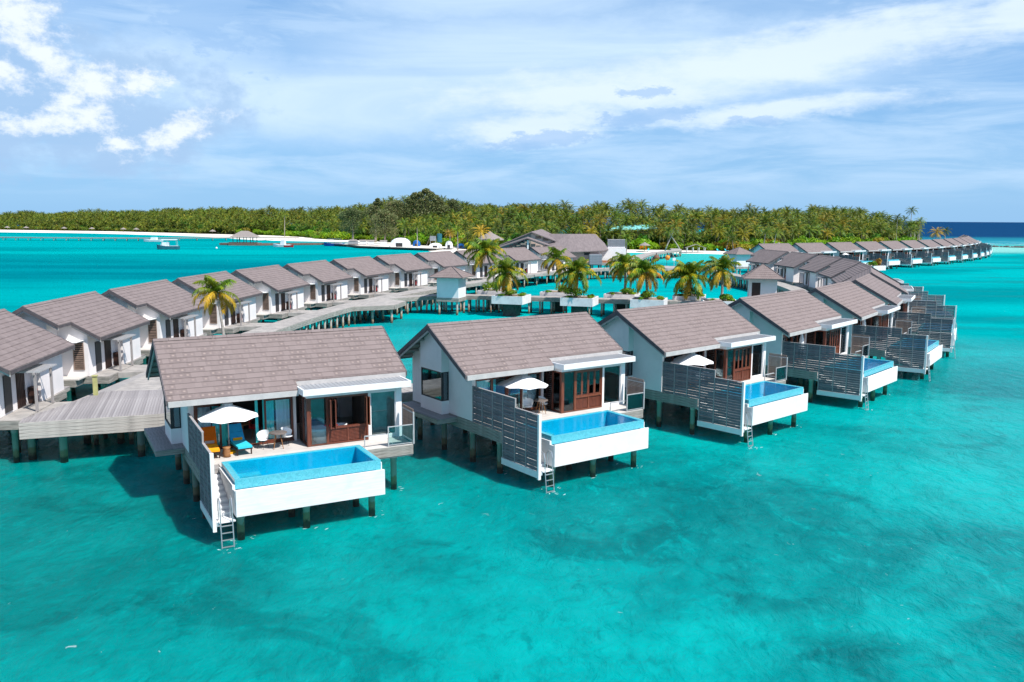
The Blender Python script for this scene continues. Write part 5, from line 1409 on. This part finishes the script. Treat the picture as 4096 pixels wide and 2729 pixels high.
NPV = 4
TR = [(11.0, .8, .3), (13.5, -1.6, .5), (15.0, 1.3, -.6), (9.0, -2.4, .2)]
rng = random.Random(99)
cands = []
GRID = 4.6
gx = -600
pts_f = []
for iy in range(int((1000 - 290) / GRID)):
    for ix in range(int(880 / GRID)):
        x = -640 + ix * GRID + rng.uniform(-2.2, 2.2); y = 290 + iy * GRID + rng.uniform(-2.2, 2.2)
        if abs(x) > y * .67 or not inside((x, y), TREEL): continue
        d = dist_front((x, y))
        if d > (85 if x > -260 else 150): continue
        pts_f.append((x, y, d))


def canopy_h(x, y, d):
    """height of the palm crowns above the sand, rising inland"""
    base = 5.0 + 10.0 * min(1, d / 36) ** .75
    az = x / y
    if az < -.28: base *= max(.74, 1.08 - (-.28 - az) * 1.15)
    if -.26 < az < .02: base *= 1.0 + .16 * max(0, 1 - abs(az + .11) / .13)
    base *= 1 + .13 * sin(x * .045 + y * .02) * sin(y * .037 + 1) + .06 * sin(x * .13 + y * .09)
    if az > .30: base *= .97
    return base


palm_sites, tree_sites, bush_sites = [], [], []
for (x, y, d) in pts_f:
    r = rng.random(); az = x / y
    if d < 6: bush_sites.append((x, y, d)) if r < .8 else palm_sites.append((x, y, d))
    elif d < 26: (palm_sites if r < .50 else bush_sites if r < .85 else tree_sites).append((x, y, d))
    else: (palm_sites if r < .74 else tree_sites if r < .82 else bush_sites).append((x, y, d))
palm_sites.sort(key=lambda q: (q[2] > 34, hypot(q[0], q[1])))
GI = 'coconut palms of the island grove'


def side_word(x, y):
    a = x / y
    return 'far left' if a < -.42 else 'left' if a < -.2 else 'centre left' if a < -.02 else 'centre' if a < .14 else 'centre right' if a < .3 else 'right'


leaf_mat('golden_leaf', (0.20, 0.18, 0.014), (0.30, 0.23, 0.014), (0.42, 0.22, 0.02), 0.6)
for v_i in range(NPV):
    mb = MB(); far_palm_crown(mb, v_i + 5); CACHE['fpc', v_i] = mb.mesh('palm_crown', 'palm_leaf_far'); CACHE['fpg', v_i] = mb.mesh('palm_crown', 'golden_leaf')
    mb = MB(); far_trunk(mb, *TR[v_i]); CACHE['fpt', v_i] = mb.mesh('palm_trunk', 'bark')
things = palm_sites[:285]; rest = palm_sites[285:]
for n_, (x, y, d) in enumerate(things):
    vi = rng.randrange(NPV); h = canopy_h(x, y, d) * rng.uniform(.78, 1.12)
    if vi == 3: h = min(h, 10)
    t = empty('coconut_palm'); place(t, x, y, .5); t['group'] = GI; t['category'] = 'palm'
    t['label'] = 'coconut palm in the %s part of the island grove%s' % (side_word(x, y), ', at its front edge' if d < 12 else '')
    s = rng.uniform(1.0, 1.35); hs = h / TR[vi][0]
    gold = rng.random() < .12
    if gold: t['label'] = t['label'].replace('coconut palm', 'golden-leaved coconut palm')
    c = bpy.data.objects.new('crown', CACHE['fpg' if gold else 'fpc', vi]); COL.objects.link(c); c.parent = t; c.location = (0, 0, h); c.rotation_euler = (rng.uniform(-.15, .15), rng.uniform(-.15, .15), rng.uniform(0, 6.3)); c.scale = (s, s, s * rng.uniform(.9, 1.2))
    c = bpy.data.objects.new('trunk', CACHE['fpt', vi]); COL.objects.link(c); c.parent = t; c.location = (0, 0, h); c.scale = (1, 1, hs); c.rotation_euler = (0, 0, rng.uniform(0, 6.3))


def scatter(name, sites, keyfn, m, kind='stuff'):
    """many far crowns joined in one object"""
    import numpy as np
    V, F, k = [], [], 0
    for st in sites:
        me, M_ = keyfn(st); n = len(me.vertices); co = np.empty(n * 3, 'f'); me.vertices.foreach_get('co', co); co = co.reshape(-1, 3)
        A = np.array(M_); co = co @ A[:3, :3].T + A[:3, 3]; V.append(co)
        f = [tuple(i + k for i in p.vertices) for p in me.polygons]; F += f; k += n
    me = bpy.data.meshes.new(name); me.from_pydata(np.concatenate(V).tolist(), [], F); me.materials.append(MATS[m]); me.update()
    o = bpy.data.objects.new(name, me); COL.objects.link(o); tag(o, kind=kind); return o


def xf(x, y, z, a, s, sz=None, tx=0.0): return Matrix.Translation((x, y, z)) @ Matrix.Rotation(a, 4, 'Z') @ Matrix.Rotation(tx, 4, 'X') @ Matrix.Diagonal((s, s, sz or s, 1))


leaf_mat('grove_leaf', (0.05, 0.10, 0.012), (0.14, 0.185, 0.012), (0.36, 0.28, 0.02), 0.05, 0.2)
for nm in ('grove_leaf',):
    b_ = NB(MATS[nm].node_tree)          # give the joined grove its own tree-to-tree variation
    p_ = b_.n['Principled BSDF']; src = p_.inputs['Base Color'].links[0].from_socket
    g_ = b_.node('ShaderNodeNewGeometry'); vn = b_.node('ShaderNodeTexVoronoi'); vn.inputs['Scale'].default_value = .16; b_.l.new(g_.outputs['Position'], vn.inputs['Vector'])
    hs_ = b_.node('ShaderNodeHueSaturation'); sx, sy, sz = b_.sep(vn.outputs['Color']); b_.put(hs_.inputs['Value'], b_.math('ADD', .62, b_.math('MULTIPLY', sx, .8))); b_.put(hs_.inputs['Hue'], b_.math('ADD', .475, b_.math('MULTIPLY', sy, .045))); b_.l.new(src, hs_.inputs['Color']); b_.l.new(hs_.outputs[0], p_.inputs['Base Color'])


def kf(st):
    x, y, d = st; h = canopy_h(x, y, d) * (rng.uniform(.78, 1.2) if rng.random() < .7 else rng.uniform(.45, .8)); s = rng.uniform(1.05, 1.4)
    return CACHE['fpc', rng.randrange(NPV)], xf(x, y, .5 + h, rng.uniform(0, 6.3), s, s * rng.uniform(.9, 1.2), rng.uniform(-.15, .15))


print('palms', len(palm_sites), 'bush', len(bush_sites), 'tree', len(tree_sites))
scatter('distant_palm_grove', rest[:3200], kf, 'grove_leaf')
for i in range(3):
    mb = MB(); bush_mesh(mb, 3.0, 3.6, 900, .34, 40 + i, 6); CACHE['bu', i] = mb.mesh('leaf_mass', 'shore_leaf')
    mb = MB(); bush_mesh(mb, 3.6, 7.0, 1300, .38, 50 + i, 7); CACHE['tr', i] = mb.mesh('tree_crown', 'tree_leaf')
bush_sites.sort(key=lambda q: (q[2] > 12, q[2] > 45, hypot(q[0], q[1])))
BG = 'green bushes along the island shore'
for i in range(3): _m = CACHE['bu', i].copy(); _m.materials[0] = MATS['golden_leaf']; CACHE['bug', i] = _m
for (x, y, d) in bush_sites[:230]:
    vi = rng.randrange(3); gd = rng.random() < .1; o = bpy.data.objects.new('bush', CACHE['bug' if gd else 'bu', vi]); COL.objects.link(o); s = rng.uniform(.9, 1.6)
    place(o, x, y, .4, rng.uniform(0, 6.3)); o.scale = (s, s, s * rng.uniform(.7, 1.2)); tag(o, '%s bush along the %s stretch of the island shore' % ('golden' if gd else 'leafy green', side_word(x, y)), 'bush', BG)
scatter('undergrowth', bush_sites[240:240 + 480], lambda st: (CACHE['tr' if st[2] > 9 else 'bu', rng.randrange(3)], xf(st[0], st[1], .4, rng.uniform(0, 6.3), rng.uniform(1.0, 1.6), rng.uniform(.8, 1.35))), 'grove_leaf')
TG = 'broadleaf trees among the palms'
for n_, (x, y, d) in enumerate(sorted(tree_sites, key=lambda q: q[2])[:170]):
    t = empty('broadleaf_tree'); place(t, x, y, .4); h = canopy_h(x, y, d) * rng.uniform(.62, 1.0); s = h / 8.0
    tag(t, 'dense green broadleaf tree among palms in the %s part of the island' % side_word(x, y), 'tree', TG)
    c = bpy.data.objects.new('crown', CACHE['tr', rng.randrange(3)]); COL.objects.link(c); c.parent = t; c.location = (0, 0, h * .12); c.scale = (s * 1.1, s * 1.1, s); c.rotation_euler = (0, 0, rng.uniform(0, 6))
    part('trunk', 'brtrunk', lambda b: b.chain([(0, 0, 0), (.1, 0, 2), (0, .1, 4)], [.3, .24, .15], 6), 'bark', t)


# the tall trees that stand above the grove, built one by one
def tall_tree(name, x, y, h, rx, label, m='casuarina_leaf', lobes=None, leaf=.42, n=2600, seed=1):
    t = empty(name); place(t, x, y, .4); tag(t, label, 'tree')
    rn = random.Random(seed)
    lobes = lobes or [(rn.uniform(-.7, .7) * rx, rn.uniform(-.5, .5) * rx, h * rn.uniform(.62, .93), rx * rn.uniform(.28, .5)) for _ in range(11)]
    b = MB(); b.chain([(0, 0, 0), (.3, 0, h * .3), (-.2, .2, h * .6)], [.6, .45, .3], 8)
    for (lx, ly, lz, lr) in lobes: b.chain([(-.05, .1, h * .45), (lx * .5, ly * .5, (h * .45 + lz) * .52), (lx, ly, lz)], [.28, .16, .07], 5)
    b.build('trunk', 'bark', t)
    b = MB()
    for i in range(n):
        lx, ly, lz, lr = lobes[i % len(lobes)]; d = Vector((rn.gauss(0, 1), rn.gauss(0, 1), rn.gauss(0, 1))).normalized() * (rn.random() ** .4)
        q = Vector((lx, ly, lz)) + Vector((d.x * lr * 1.1, d.y * lr, d.z * lr * .8)); nr = Vector((rn.gauss(0, 1), rn.gauss(0, 1), rn.gauss(0, 1))).normalized(); a = nr.orthogonal().normalized(); c = nr.cross(a); s = leaf * rn.uniform(.5, 1.3)
        k = len(b.v); b.v += [tuple(q - a * s), tuple(q + c * s * .45), tuple(q + a * s), tuple(q - c * s * .45)]; b.f += [(k, k + 1, k + 2, k + 3)]
    b.build('crown', m, t)
    return t


def lob(spec): return [tuple(q) for q in spec]
tall_tree('casuarina_tree', -45, 446, 27.5, 9, 'broad dark tree standing highest above the palm grove', n=9000, leaf=.55, seed=4,
          lobes=[(-7.5, 0, 21.5, 2.4), (-5, 0, 24, 2.1), (-2.2, 0, 24.6, 1.8), (.4, 0, 26.2, 1.9), (2.6, 0, 24.6, 2.0), (5.2, 0, 22.6, 2.4), (7.4, 0, 20.6, 2.2), (-8.5, 0, 19, 2.4), (0, 0, 22, 3.4), (-4.5, 0, 20, 3.2), (4.5, 0, 19, 3.2), (-1, 1, 19, 4.5), (3, 1, 17, 5), (-5, 1, 16, 5), (8, 0, 17.5, 3.6), (-9, 0, 16.5, 3.4), (0, -1, 14, 5)])
tall_tree('casuarina_tree', -61, 446, 21.0, 5.5, 'brownish dark tree left of the highest one', n=5200, seed=8, lobes=[(-2, 0, 18.5, 3.2), (2, 0, 19.5, 2.8), (0, 0, 16, 4.4), (-4, 0, 14.5, 3.5), (4, 0, 15, 4), (0, 0, 12, 5)])
tall_tree('casuarina_tree', -31, 448, 22.0, 5, 'dark tree right of the highest one', n=4200, seed=9, lobes=[(0, 0, 20.5, 2.2), (1.5, 0, 18, 3), (-2, 0, 17, 3.2), (2, 0, 14.5, 4), (-3, 0, 14, 4)])
tall_tree('casuarina_tree', -70, 440, 22.5, 4, 'slim crooked dark tree left of the tall group', n=3600, seed=3, lobes=[(1.5, 0, 21.5, 1.2), (2.6, 0, 19.8, 1.5), (.4, 0, 20, 1.2), (0, 0, 17.5, 2.4), (-2.5, 0, 15.5, 3), (2, 0, 14.5, 3.5), (0, 0, 12, 4.5)])
tall_tree('casuarina_tree', -82, 442, 17.0, 5, 'greyish feathery tree at the left end of the tall group', n=4600, seed=15, lobes=[(0, 0, 15.5, 3), (-4, 0, 13.5, 3.2), (3.5, 0, 14, 3.2), (0, 0, 11, 5), (-2, 0, 8, 5)])
tall_tree('casuarina_tree', -62, 418, 16, 5.0, 'blue-green feathery tree behind the harbour tents', n=5200, seed=25, lobes=[(0, 0, 14.5, 3), (-3, 0, 12, 3.5), (3, 0, 12.5, 3.5), (0, 0, 9, 5), (-3, 0, 6, 4), (3, 0, 6, 4)])
tall_tree('casuarina_tree', 45.5, 425, 19.0, 1.4, 'thin dark spire-shaped tree above the centre of the grove', n=420, lobes=[(0, 0, 18.6, .5), (.3, 0, 17.2, .8), (-.4, 0, 15.6, 1.0), (.2, 0, 14, 1.6), (0, 0, 12, 2.2)], seed=5)
tall_tree('casuarina_tree', 67, 378, 12.5, 5.8, 'wide feathery grey-green tree behind the two leaning palms', n=3000, seed=35, leaf=.36)
tall_tree('broadleaf_tree', 60, 372, 10.0, 5.0, 'bright green rounded tree left of the leaning palms', 'bush_leaf', n=2200, seed=36, leaf=.36)
tall_tree('broadleaf_tree', -13, 392, 12.5, 6.5, 'bright green spreading tree above the harbour', 'bush_leaf', n=2400, seed=37)
tall_tree('broadleaf_tree', 97, 420, 16.5, 5.0, 'rounded green tree rising above the grove right of centre', 'tree_leaf', n=2000, seed=38)


def lone_palm(x, y, h, label, lean=(0, 0), m='palm_leaf_far', s=1.0, z0=.4):
    t = empty('coconut_palm'); place(t, x, y, z0); tag(t, label, 'palm')
    MB().chain([(0, 0, 0), (lean[0] * .3, lean[1] * .3, h * .33), (lean[0] * .7, lean[1] * .7, h * .68), (lean[0], lean[1], h)], [.3, .22, .18, .14], 7).build('trunk', 'bark_grey', t, True)
    mb = MB(); far_palm_crown(mb, random.randrange(99), 3.9, 20); c = mb.build('crown', m, t); c.location = (lean[0], lean[1], h); c.scale = (s, s, s)
    return t


lone_palm(203, 441, 17.8, 'tallest palm standing clear above the right end of the island')
lone_palm(213, 452, 12.5, 'palm at the very right tip of the island'); [lone_palm(201 + (i * 7) % 19, 436 + (i * 11) % 29, 7.5 + (i * 3) % 6, 'palm in the loose clump at the right tip of the island, %s nearest' % ORD[i]) for i in range(14)]
lone_palm(192, 432, 14.0, 'palm left of the tallest one at the right end of the island')
lone_palm(157, 320, 8.3, 'small orange-crowned palm behind the far villa row', m='dead_frond', s=.95)
lone_palm(63.3, 322, 8.2, 'coconut palm leaning left over the beach', (-4.6, 3)); lone_palm(57.5, 326, 9.3, 'coconut palm leaning right, crossing the other beach palm', (4.2, 3))
lone_palm(99.5, 342, 7.4, 'wind-blown palm on the beach right of the small hut', (.6, 0)); lone_palm(102.5, 340, 7.6, 'second wind-blown palm on the beach by the thatched shade', (1.4, 0))
lone_palm(28.0, 212, 6.6, 'orange-green palm beside the reception hall terrace', m='palm_leaf', s=.62, z0=1.5)
lone_palm(-11.0, 300, 8.0, 'golden palm on the shore behind the left row of villas', m='dead_frond', s=1.05)
lone_palm(-21.5, 338, 7.6, 'yellow-green palm beside the white tents', m='palm_leaf', s=.9); lone_palm(-25, 345, 6.5, 'low golden palm between the white tents', m='dead_frond', s=.8)
lone_palm(-40, 362, 9.0, 'green palm between the dome tent and the blue tank', m='palm_leaf'); lone_palm(-148, 560, 14.5, 'tall bare-trunked palm at the beach bend by the pavilion', (.5, 0))

for i in range(9): lone_palm(39 + i * 3.1 + random.uniform(-1, 1), 362 + random.uniform(-3, 2), random.uniform(5.0, 7.6), 'low green palm in front of the teal-roofed house, %s from the left' % ORD[i], m='palm_leaf_far', s=1.15)
for i in range(8):
    o = bpy.data.objects.new('bush', CACHE['tr', i % 3]); COL.objects.link(o); place(o, 38.5 + i * 3.6, 364, .4, i * 1.3, .9 + .1 * (i % 3)); tag(o, 'tall leafy bush hiding the wall of the teal-roofed house, %s from the left' % ORD[i], 'bush', BG)

# ------------------------------------------------------------------ beach things
def thatched(x, y, label, s=1.0, z0=.55):
    t = empty('thatched_umbrella'); place(t, x, y, z0, 0, s); tag(t, label, 'parasol', 'thatched shade umbrellas on the beach')
    part('thatch_roof', 'thr', lambda b: b.lathe([(0, 3.6), (.5, 3.2), (1.4, 2.75), (2.2, 2.3), (2.25, 2.15), (0.05, 3.2)], 14), 'thatch', t, False)
    part('pole', 'thp', lambda b: b.tube((0, 0, 0), (0, 0, 3.3), .08, .08, 6), 'bark', t); return t


for i, (x, y, lb) in enumerate(((-440, 752, 'thatched beach umbrella at the far left end of the sand'), (-418, 742, 'second thatched umbrella from the left along the sand'), (-375, 722, 'third thatched umbrella from the left along the sand'), (-345, 708, 'fourth thatched umbrella from the left along the sand'),
                               (-312, 692, 'left one of the close pair of thatched umbrellas'), (-299, 686, 'right one of the close pair of thatched umbrellas'), (-212, 610, 'thatched umbrella under the trees at the beach bend'))): thatched(x, y, lb, 1.05)
thatched(51.8, 338, 'thatched umbrella on the sand left of the leaning palms'); thatched(106.5, 345, 'thatched umbrella beside the wind-blown palms')
t = empty('beach_hut'); place(t, 70.5, 331.5, .55); tag(t, 'small open white timber shelter on the sand', 'beach hut')
part('roof', 'bhr', lambda b: (b.add([(-4, -1.2, 1.6), (0, -1.2, 3.0), (4, -1.2, 1.6), (-4, 1.2, 1.6), (0, 1.2, 3.0), (4, 1.2, 1.6), (-4, -1.2, 1.45), (0, -1.2, 2.85), (4, -1.2, 1.45), (-4, 1.2, 1.45), (0, 1.2, 2.85), (4, 1.2, 1.45)], [(0, 1, 4, 3), (1, 2, 5, 4), (6, 9, 10, 7), (7, 10, 11, 8), (0, 6, 7, 1), (1, 7, 8, 2), (3, 4, 10, 9), (4, 5, 11, 10), (0, 3, 9, 6), (2, 8, 11, 5)])), 'thatch', t)
for x in (-3.4, -1.1, 1.1, 3.4):
    for y in (-1, 1): boxat('post', 'white_paint', t, x - .1, x + .1, y - .1, y + .1, 0, 1.75)
for i in range(7):
    o = part('deck_chair', 'bchair', lambda b: (b.box(-.35, .35, -.9, .3, .3, .42), b.add([(-.35, .3, .35), (.35, .3, .35), (.35, .8, 1.0), (-.35, .8, 1.0), (-.35, .3, .45), (.35, .3, .45), (.35, .75, 1.05), (-.35, .75, 1.05)], [(0, 1, 2, 3), (4, 7, 6, 5), (0, 4, 5, 1), (2, 6, 7, 3), (1, 5, 6, 2), (0, 3, 7, 4)]), [b.box(x, x + .05, y, y + .05, 0, .3) for x in (-.33, .28) for y in (-.85, .2)]), 'cushion_cyan', None)
    place(o, 53.2 + (0 if i == 0 else 24 + i * 3.4), 337 + i * .6, .55, .4 * i); tag(o, 'light blue beach chair on the sand near the trees', 'beach chair', 'blue beach chairs on the sand')
t = empty('flame_bush'); place(t, 53.5, 352, .4); tag(t, 'orange flowering bush at the top of the beach by the curved walkway', 'bush')
b = MB(); bush_mesh(b, 1.6, 2.8, 420, .3, 77, 4); b.build('crown', 'orange_flower', t)
MB().tube((0, 0, 0), (0, 0, 1.5), .15, .1, 6).build('trunk', 'bark', t)
# hanging pods and the sign on the lagoon deck
for (x, y, m, lb, cat) in ((32.4, 193.5, 'lamp_wood', 'round dark brown hanging pod chair on the lagoon deck', 'pod chair'), (35.2, 195.2, 'coconut', 'round yellow hanging pod chair on the lagoon deck', 'pod chair')):
    t = empty('pod_chair'); place(t, x, y, DZ); tag(t, lb, cat)
    r_ = .78 if m == 'lamp_wood' else .6
    b = MB(); b.lathe([(.02, 1.9 - r_), (r_ * .7, 1.9 - r_ * .75), (r_, 1.9), (r_ * .75, 1.9 + r_ * .7), (.03, 1.9 + r_)], 14); b.build('pod', m, t, True)
    MB().path([(0, .9, 0), (0, .9, 2.6), (0, .5, 3.0), (0, 0, 3.0), (0, 0, 2.6)], .05, 6).build('stand', 'dark_frame', t)
t = empty('notice_post'); place(t, 36.6, 194.6, DZ); tag(t, 'small white notice on a post at the lagoon deck', 'sign')
MB().box(-.04, .04, -.04, .04, 0, 2.2).build('post', 'rail_metal', t); MB().box(-.35, .35, -.06, -.045, 1.3, 1.9).build('panel', 'white_paint', t)

# teal-roofed house deep in the trees
t = empty('teal_roofed_house'); place(t, 50, 372, -.2); tag(t, 'pale teal sheet roof of a house showing between the palms', 'house')
b = MB(); b.add([(-11, -5, 8.3), (12, -5, 9.3), (12, 3, 10.8), (-3, 3, 10.6), (-11, -5, 8.1), (12, -5, 9.1), (12, 3, 10.6), (-3, 3, 10.4)], [(0, 1, 2, 3), (4, 7, 6, 5), (0, 4, 5, 1), (1, 5, 6, 2), (2, 6, 7, 3), (3, 7, 4, 0)]); b.build('roof', 'teal_roof', t)
boxat('wall', 'soffit_wood', t, -9, 11, -4, 2.5, 0, 8.0)

# ------------------------------------------------------------------ harbour on the left of the island
def deck_on_posts(name, pts, z, m, label=None):
    o = MB().poly(pts, 2, z - .5, z).build(name, m); tag(o, kind='structure'); return o


deck_on_posts('harbour_quay', [(-88, 398), (-73, 384), (-66, 366), (-30, 338), (-24, 350), (-56, 384), (-66, 402)], .95, 'rubble')
deck_on_posts('quay_top', [(-86, 398), (-72, 386), (-65, 368), (-30, 340), (-24, 351), (-56, 384), (-64, 400)], 1.0, 'sand')
o = MB().poly([(-74, 383.5), (-58, 371), (-57, 373), (-73, 386)], 2, -.4, 1.15).build('landing_stage', 'brown_planks'); tag(o, kind='structure')
arr = [(-135, 400), (-117, 396), (-96, 408), (-84, 418)]
o = MB(); strip(o, offset(arr, 2.2), offset(arr, -2.2), .1, .95); o = o.build('jetty', 'brown_planks'); tag(o, kind='structure')
longj = [(-330, 470), (-270, 458), (-215, 455), (-175, 470), (-150, 485), (-122, 492)]
lj = walkway('long_jetty', longj, 2.6, z=1.7, every=6.0, fasc=1)
t = empty('jetty_pavilion'); place(t, -123.5, 398, 0); tag(t, 'open pavilion with pyramid shingle roof on the timber jetty', 'pavilion')
part('platform', 'jpplat', lambda b: b.box(-6.5, 6.5, -4, 4, -.5, 1.1), 'brown_planks', t)
for x in (-4.6, -1.5, 1.5, 4.6):
    for y in (-3, 3): boxat('post', 'dark_brown_wood', t, x - .12, x + .12, y - .12, y + .12, 1.1, 4.0)
part('roof', 'jproof', lambda b: b.add([(-6, -4.6, 3.8), (6, -4.6, 3.8), (6, 4.6, 3.8), (-6, 4.6, 3.8), (-1.6, 0, 6.6), (1.6, 0, 6.6)], [(0, 1, 5, 4), (1, 2, 5), (2, 3, 4, 5), (3, 0, 4), (3, 2, 1, 0)]), 'thatch', t)
boxat('parapet', 'concrete_dark', t, -6.4, 6.4, -3.95, -3.8, 1.1, 1.5)


def boat(x, y, a, L, hull, label, roof=None, cabin=None, extra=None, beam=.30, free=1.0):
    t = empty('boat'); place(t, x, y, 0, a); tag(t, label, 'boat')
    b = MB(); n = 13; W_ = L * beam / 2
    rows = []
    for i in range(n):
        s = i / (n - 1); xx = (s - .5) * L; w = W_ * min(1, (1 - s) * 3.2) ** .55 * (1 if s > .08 else .85); top = free * (1 + .55 * max(0, s - .55) ** 1.2 * 2.2)
        rows.append([(xx, -w, top), (xx * .97, -w * .86, .1), (xx * .93, 0, -.5), (xx * .97, w * .86, .1), (xx, w, top)])
    k = 0
    for r_ in rows: b.v += r_
    for i in range(n - 1):
        for j in range(4): b.f.append((i * 5 + j, (i + 1) * 5 + j, (i + 1) * 5 + j + 1, i * 5 + j + 1))
    b.f.append((0, 1, 2, 3, 4)); b.f += [(i * 5, i * 5 + 4, (i + 1) * 5 + 4, (i + 1) * 5) for i in range(n - 1)]
    b.build('hull', hull, t)
    b = MB(); b.box(-L * .42, L * .1, -W_ * .95, W_ * .95, free + .02, free + .1); b.build('rubbing_strake', 'hull_white', t)
    if cabin:
        b = MB(); b.poly([(-L * cabin[0], free + .1), (-L * cabin[0], free + cabin[2]), (L * cabin[1] - .4, free + cabin[2]), (L * cabin[1], free + .1)], 1, -W_ * .75, W_ * .75); c = b.build('cabin', 'hull_white', t)
        MB().box(-L * cabin[0] + .2, L * cabin[1] - .55, -W_ * .76, -W_ * .755, free + cabin[2] * .5, free + cabin[2] * .85).build('window', 'dark_glass', c)
    if roof:
        z = free + roof[2]; MB().poly([(-W_, z), (-W_ * .6, z + .18), (W_ * .6, z + .18), (W_, z)], 0, -L * roof[0], L * roof[1]).build('roof', roof[3], t)
        for xx in (-L * roof[0] + .2, 0, L * roof[1] - .2):
            for yy in (-W_ * .85, W_ * .85): boxat('roof_post', 'rail_metal', t, xx - .04, xx + .04, yy - .04, yy + .04, free, z)
    return t


bt = boat(-136, 340, rad(188), 8.6, 'hull_teal', 'covered white and teal motor boat moored in the left lagoon', roof=(.42, .26, 2.4, 'hull_white'), cabin=(.05, .30, 1.5), free=1.35)
boat(-186, 446, rad(180), 10, 'hull_white', 'small white boat beyond the covered motor boat', cabin=(.2, .1, 1.3))
boat(-101, 377, rad(172), 8.0, 'hull_white', 'white fishing boat with small wheelhouse near the jetty', cabin=(.2, .05, 2.0))
boat(-97.2, 374, rad(8), 4.2, 'hull_red', 'low dark red boat beside the white fishing boat', free=.8)
boat(-81.5, 393, rad(175), 9.5, 'hull_blue', 'blue wooden boat with dark awning moored by the quay', roof=(.36, .3, 2.0, 'dark_cloth'), free=1.2)


def tent(x, y, sx, sy, h, label, m='fabric_white', z0=.95):
    t = empty('marquee'); place(t, x, y, z0); tag(t, label, 'tent')
    n = 10; b = MB(); arc = [(sx * cos(pi * i / n), h * (.35 + .65 * sin(pi * i / n)) if 0 < i < n else 0) for i in range(n + 1)]
    k = 0
    for yy, f in ((-sy, .92), (-sy * .3, 1.0), (sy, .95)): b.v += [(px * f, yy, pz * f) for px, pz in arc]
    m_ = n + 1
    for r_ in range(2):
        for i in range(n): b.f.append((r_ * m_ + i, r_ * m_ + i + 1, (r_ + 1) * m_ + i + 1, (r_ + 1) * m_ + i))
    b.f.append(tuple(range(m_))); b.f.append(tuple(range(2 * m_, 3 * m_))[::-1]); b.build('canopy', m, t)
    MB().box(-sx * .35, sx * .35, -sy - .05, -sy - .02, .1, h * .45).build('opening', 'dark_frame', t); return t


tent(-47, 362, 4.0, 5, 3.7, 'large white dome tent on the harbour quay'); tent(-31.5, 352, 2.6, 2.4, 1.9, 'low white tent right of the dome tent'); tent(-25.5, 346, 1.5, 1.8, 3.0, 'small white peaked tent behind the shore bushes'); tent(-21, 352, 1.8, 2, 1.8, 'blue tarpaulin shelter beside the white peaked tent', 'tarp_blue')
tent(-41, 368, 1.6, 1.6, 2.6, 'small blue tarpaulin shelter behind the dome tent', 'tarp_blue')
t = empty('water_tank'); place(t, -33, 368, .9); tag(t, 'grey-blue water tanks on a frame behind the quay', 'water tank')
boxat('tank', 'grey_tiles', t, -2.2, .4, -1, 1, 2.4, 4.4); part('tank', 'tank2', lambda b: b.lathe([(0, 1.8), (1.1, 1.8), (1.1, 5.4), (0, 5.5)], 12), 'hull_teal', t).location = (1.8, 0, 0)
for x in (-2, .2): boxat('leg', 'rail_metal', t, x - .1, x + .1, -.8, -.6, 0, 2.4)
for i, (x, y) in enumerate(((-71, 384), (-66, 380), (-56, 374), (-62, 377))):
    t = empty('quay_hut'); place(t, x, y, 1.0, .2); tag(t, 'small pale hut on the quay, %s from the blue boat' % ORD[i], 'hut', 'small huts along the quay')
    part('wall', 'qw', lambda b: b.box(-1.3, 1.3, -1, 1, 0, 1.7), 'white_paint' if i else 'rail_glass', t) if i else part('wall', 'qwb', lambda b: b.box(-2.2, 2.2, -1, 1, 0, 1.7), 'metal_sheet', t)
    part('roof', 'qr', lambda b: b.poly([(-1.2, 1.71), (0, 2.3), (1.2, 1.71)], 0, -1.6, 1.6), 'brown_planks' if i % 2 else 'thatch', t)
t = empty('mooring_buoy'); place(t, -121, 352, 0); tag(t, 'small white mooring buoy in front of the jetty', 'buoy')
MB().lathe([(0, -.2), (.4, 0), (.45, .3), (.25, .6), (0, .7)], 10).build('float', 'hull_white', t, True)
t = thatched(-8, 306, 'grey thatched roof among the bushes behind the left row', 2.2)
# breakwater and rocks on the reef flat
rk = random.Random(5)
for i in range(34):
    x = 246 + i * 1.05 + rk.uniform(-.3, .3); y = 440 - i * 1.1 + rk.uniform(-1, 1); key = i % 3
    o = part('rock', ('rk', key), lambda b: bush_mesh(b, 1, 1, 0) or b.lathe([(0, -.6), (.9, -.3), (1.0 + .2 * key, .2), (.6, .7 + .1 * key), (0, .85)], 7), 'rock', None)
    place(o, x, y, 0, rk.uniform(0, 6), rk.uniform(.6, 1.1)); tag(o, 'dark boulder in the low breakwater on the reef flat', 'rock', 'boulders of the breakwater on the reef')

# ------------------------------------------------------------------ foam where the piles and ladders stand in the water
fo = MB(); rf = random.Random(3)
for i in range(4):
    for (u, v_, n_) in ((4.6, -6.5, 5), (7.45, -6.4, 6), (1.33, -7.4, 9), (9.6, -3.4, 4), (1.15, -3.4, 3), (7.25, -4.9, 3), (1.95, -6.6, 4)):
        for k_ in range(n_):
            w_ = to_world(P[i], u + rf.gauss(.12, .28), v_ + rf.gauss(-.05, .22)); L_ = rf.uniform(.04, .15); a_ = P[i][2] + rf.gauss(0, .5); q = []
            m_ = 9
            for j in range(m_):
                an = 2 * pi * j / m_; rr = rf.uniform(.5, 1.1); dx, dy = L_ * rr * cos(an), L_ * .28 * rr * sin(an)
                q.append((w_[0] + dx * cos(a_) - dy * sin(a_), w_[1] + dx * sin(a_) + dy * cos(a_), .006 + .0004 * k_))
            fo.add(q, [tuple(range(m_))])
mat('foam', (0.50, 0.66, 0.66), (0.15, 0.42, 0.42), 0.9, 14)
fo = fo.build('sea_foam', 'foam'); tag(fo, kind='stuff')
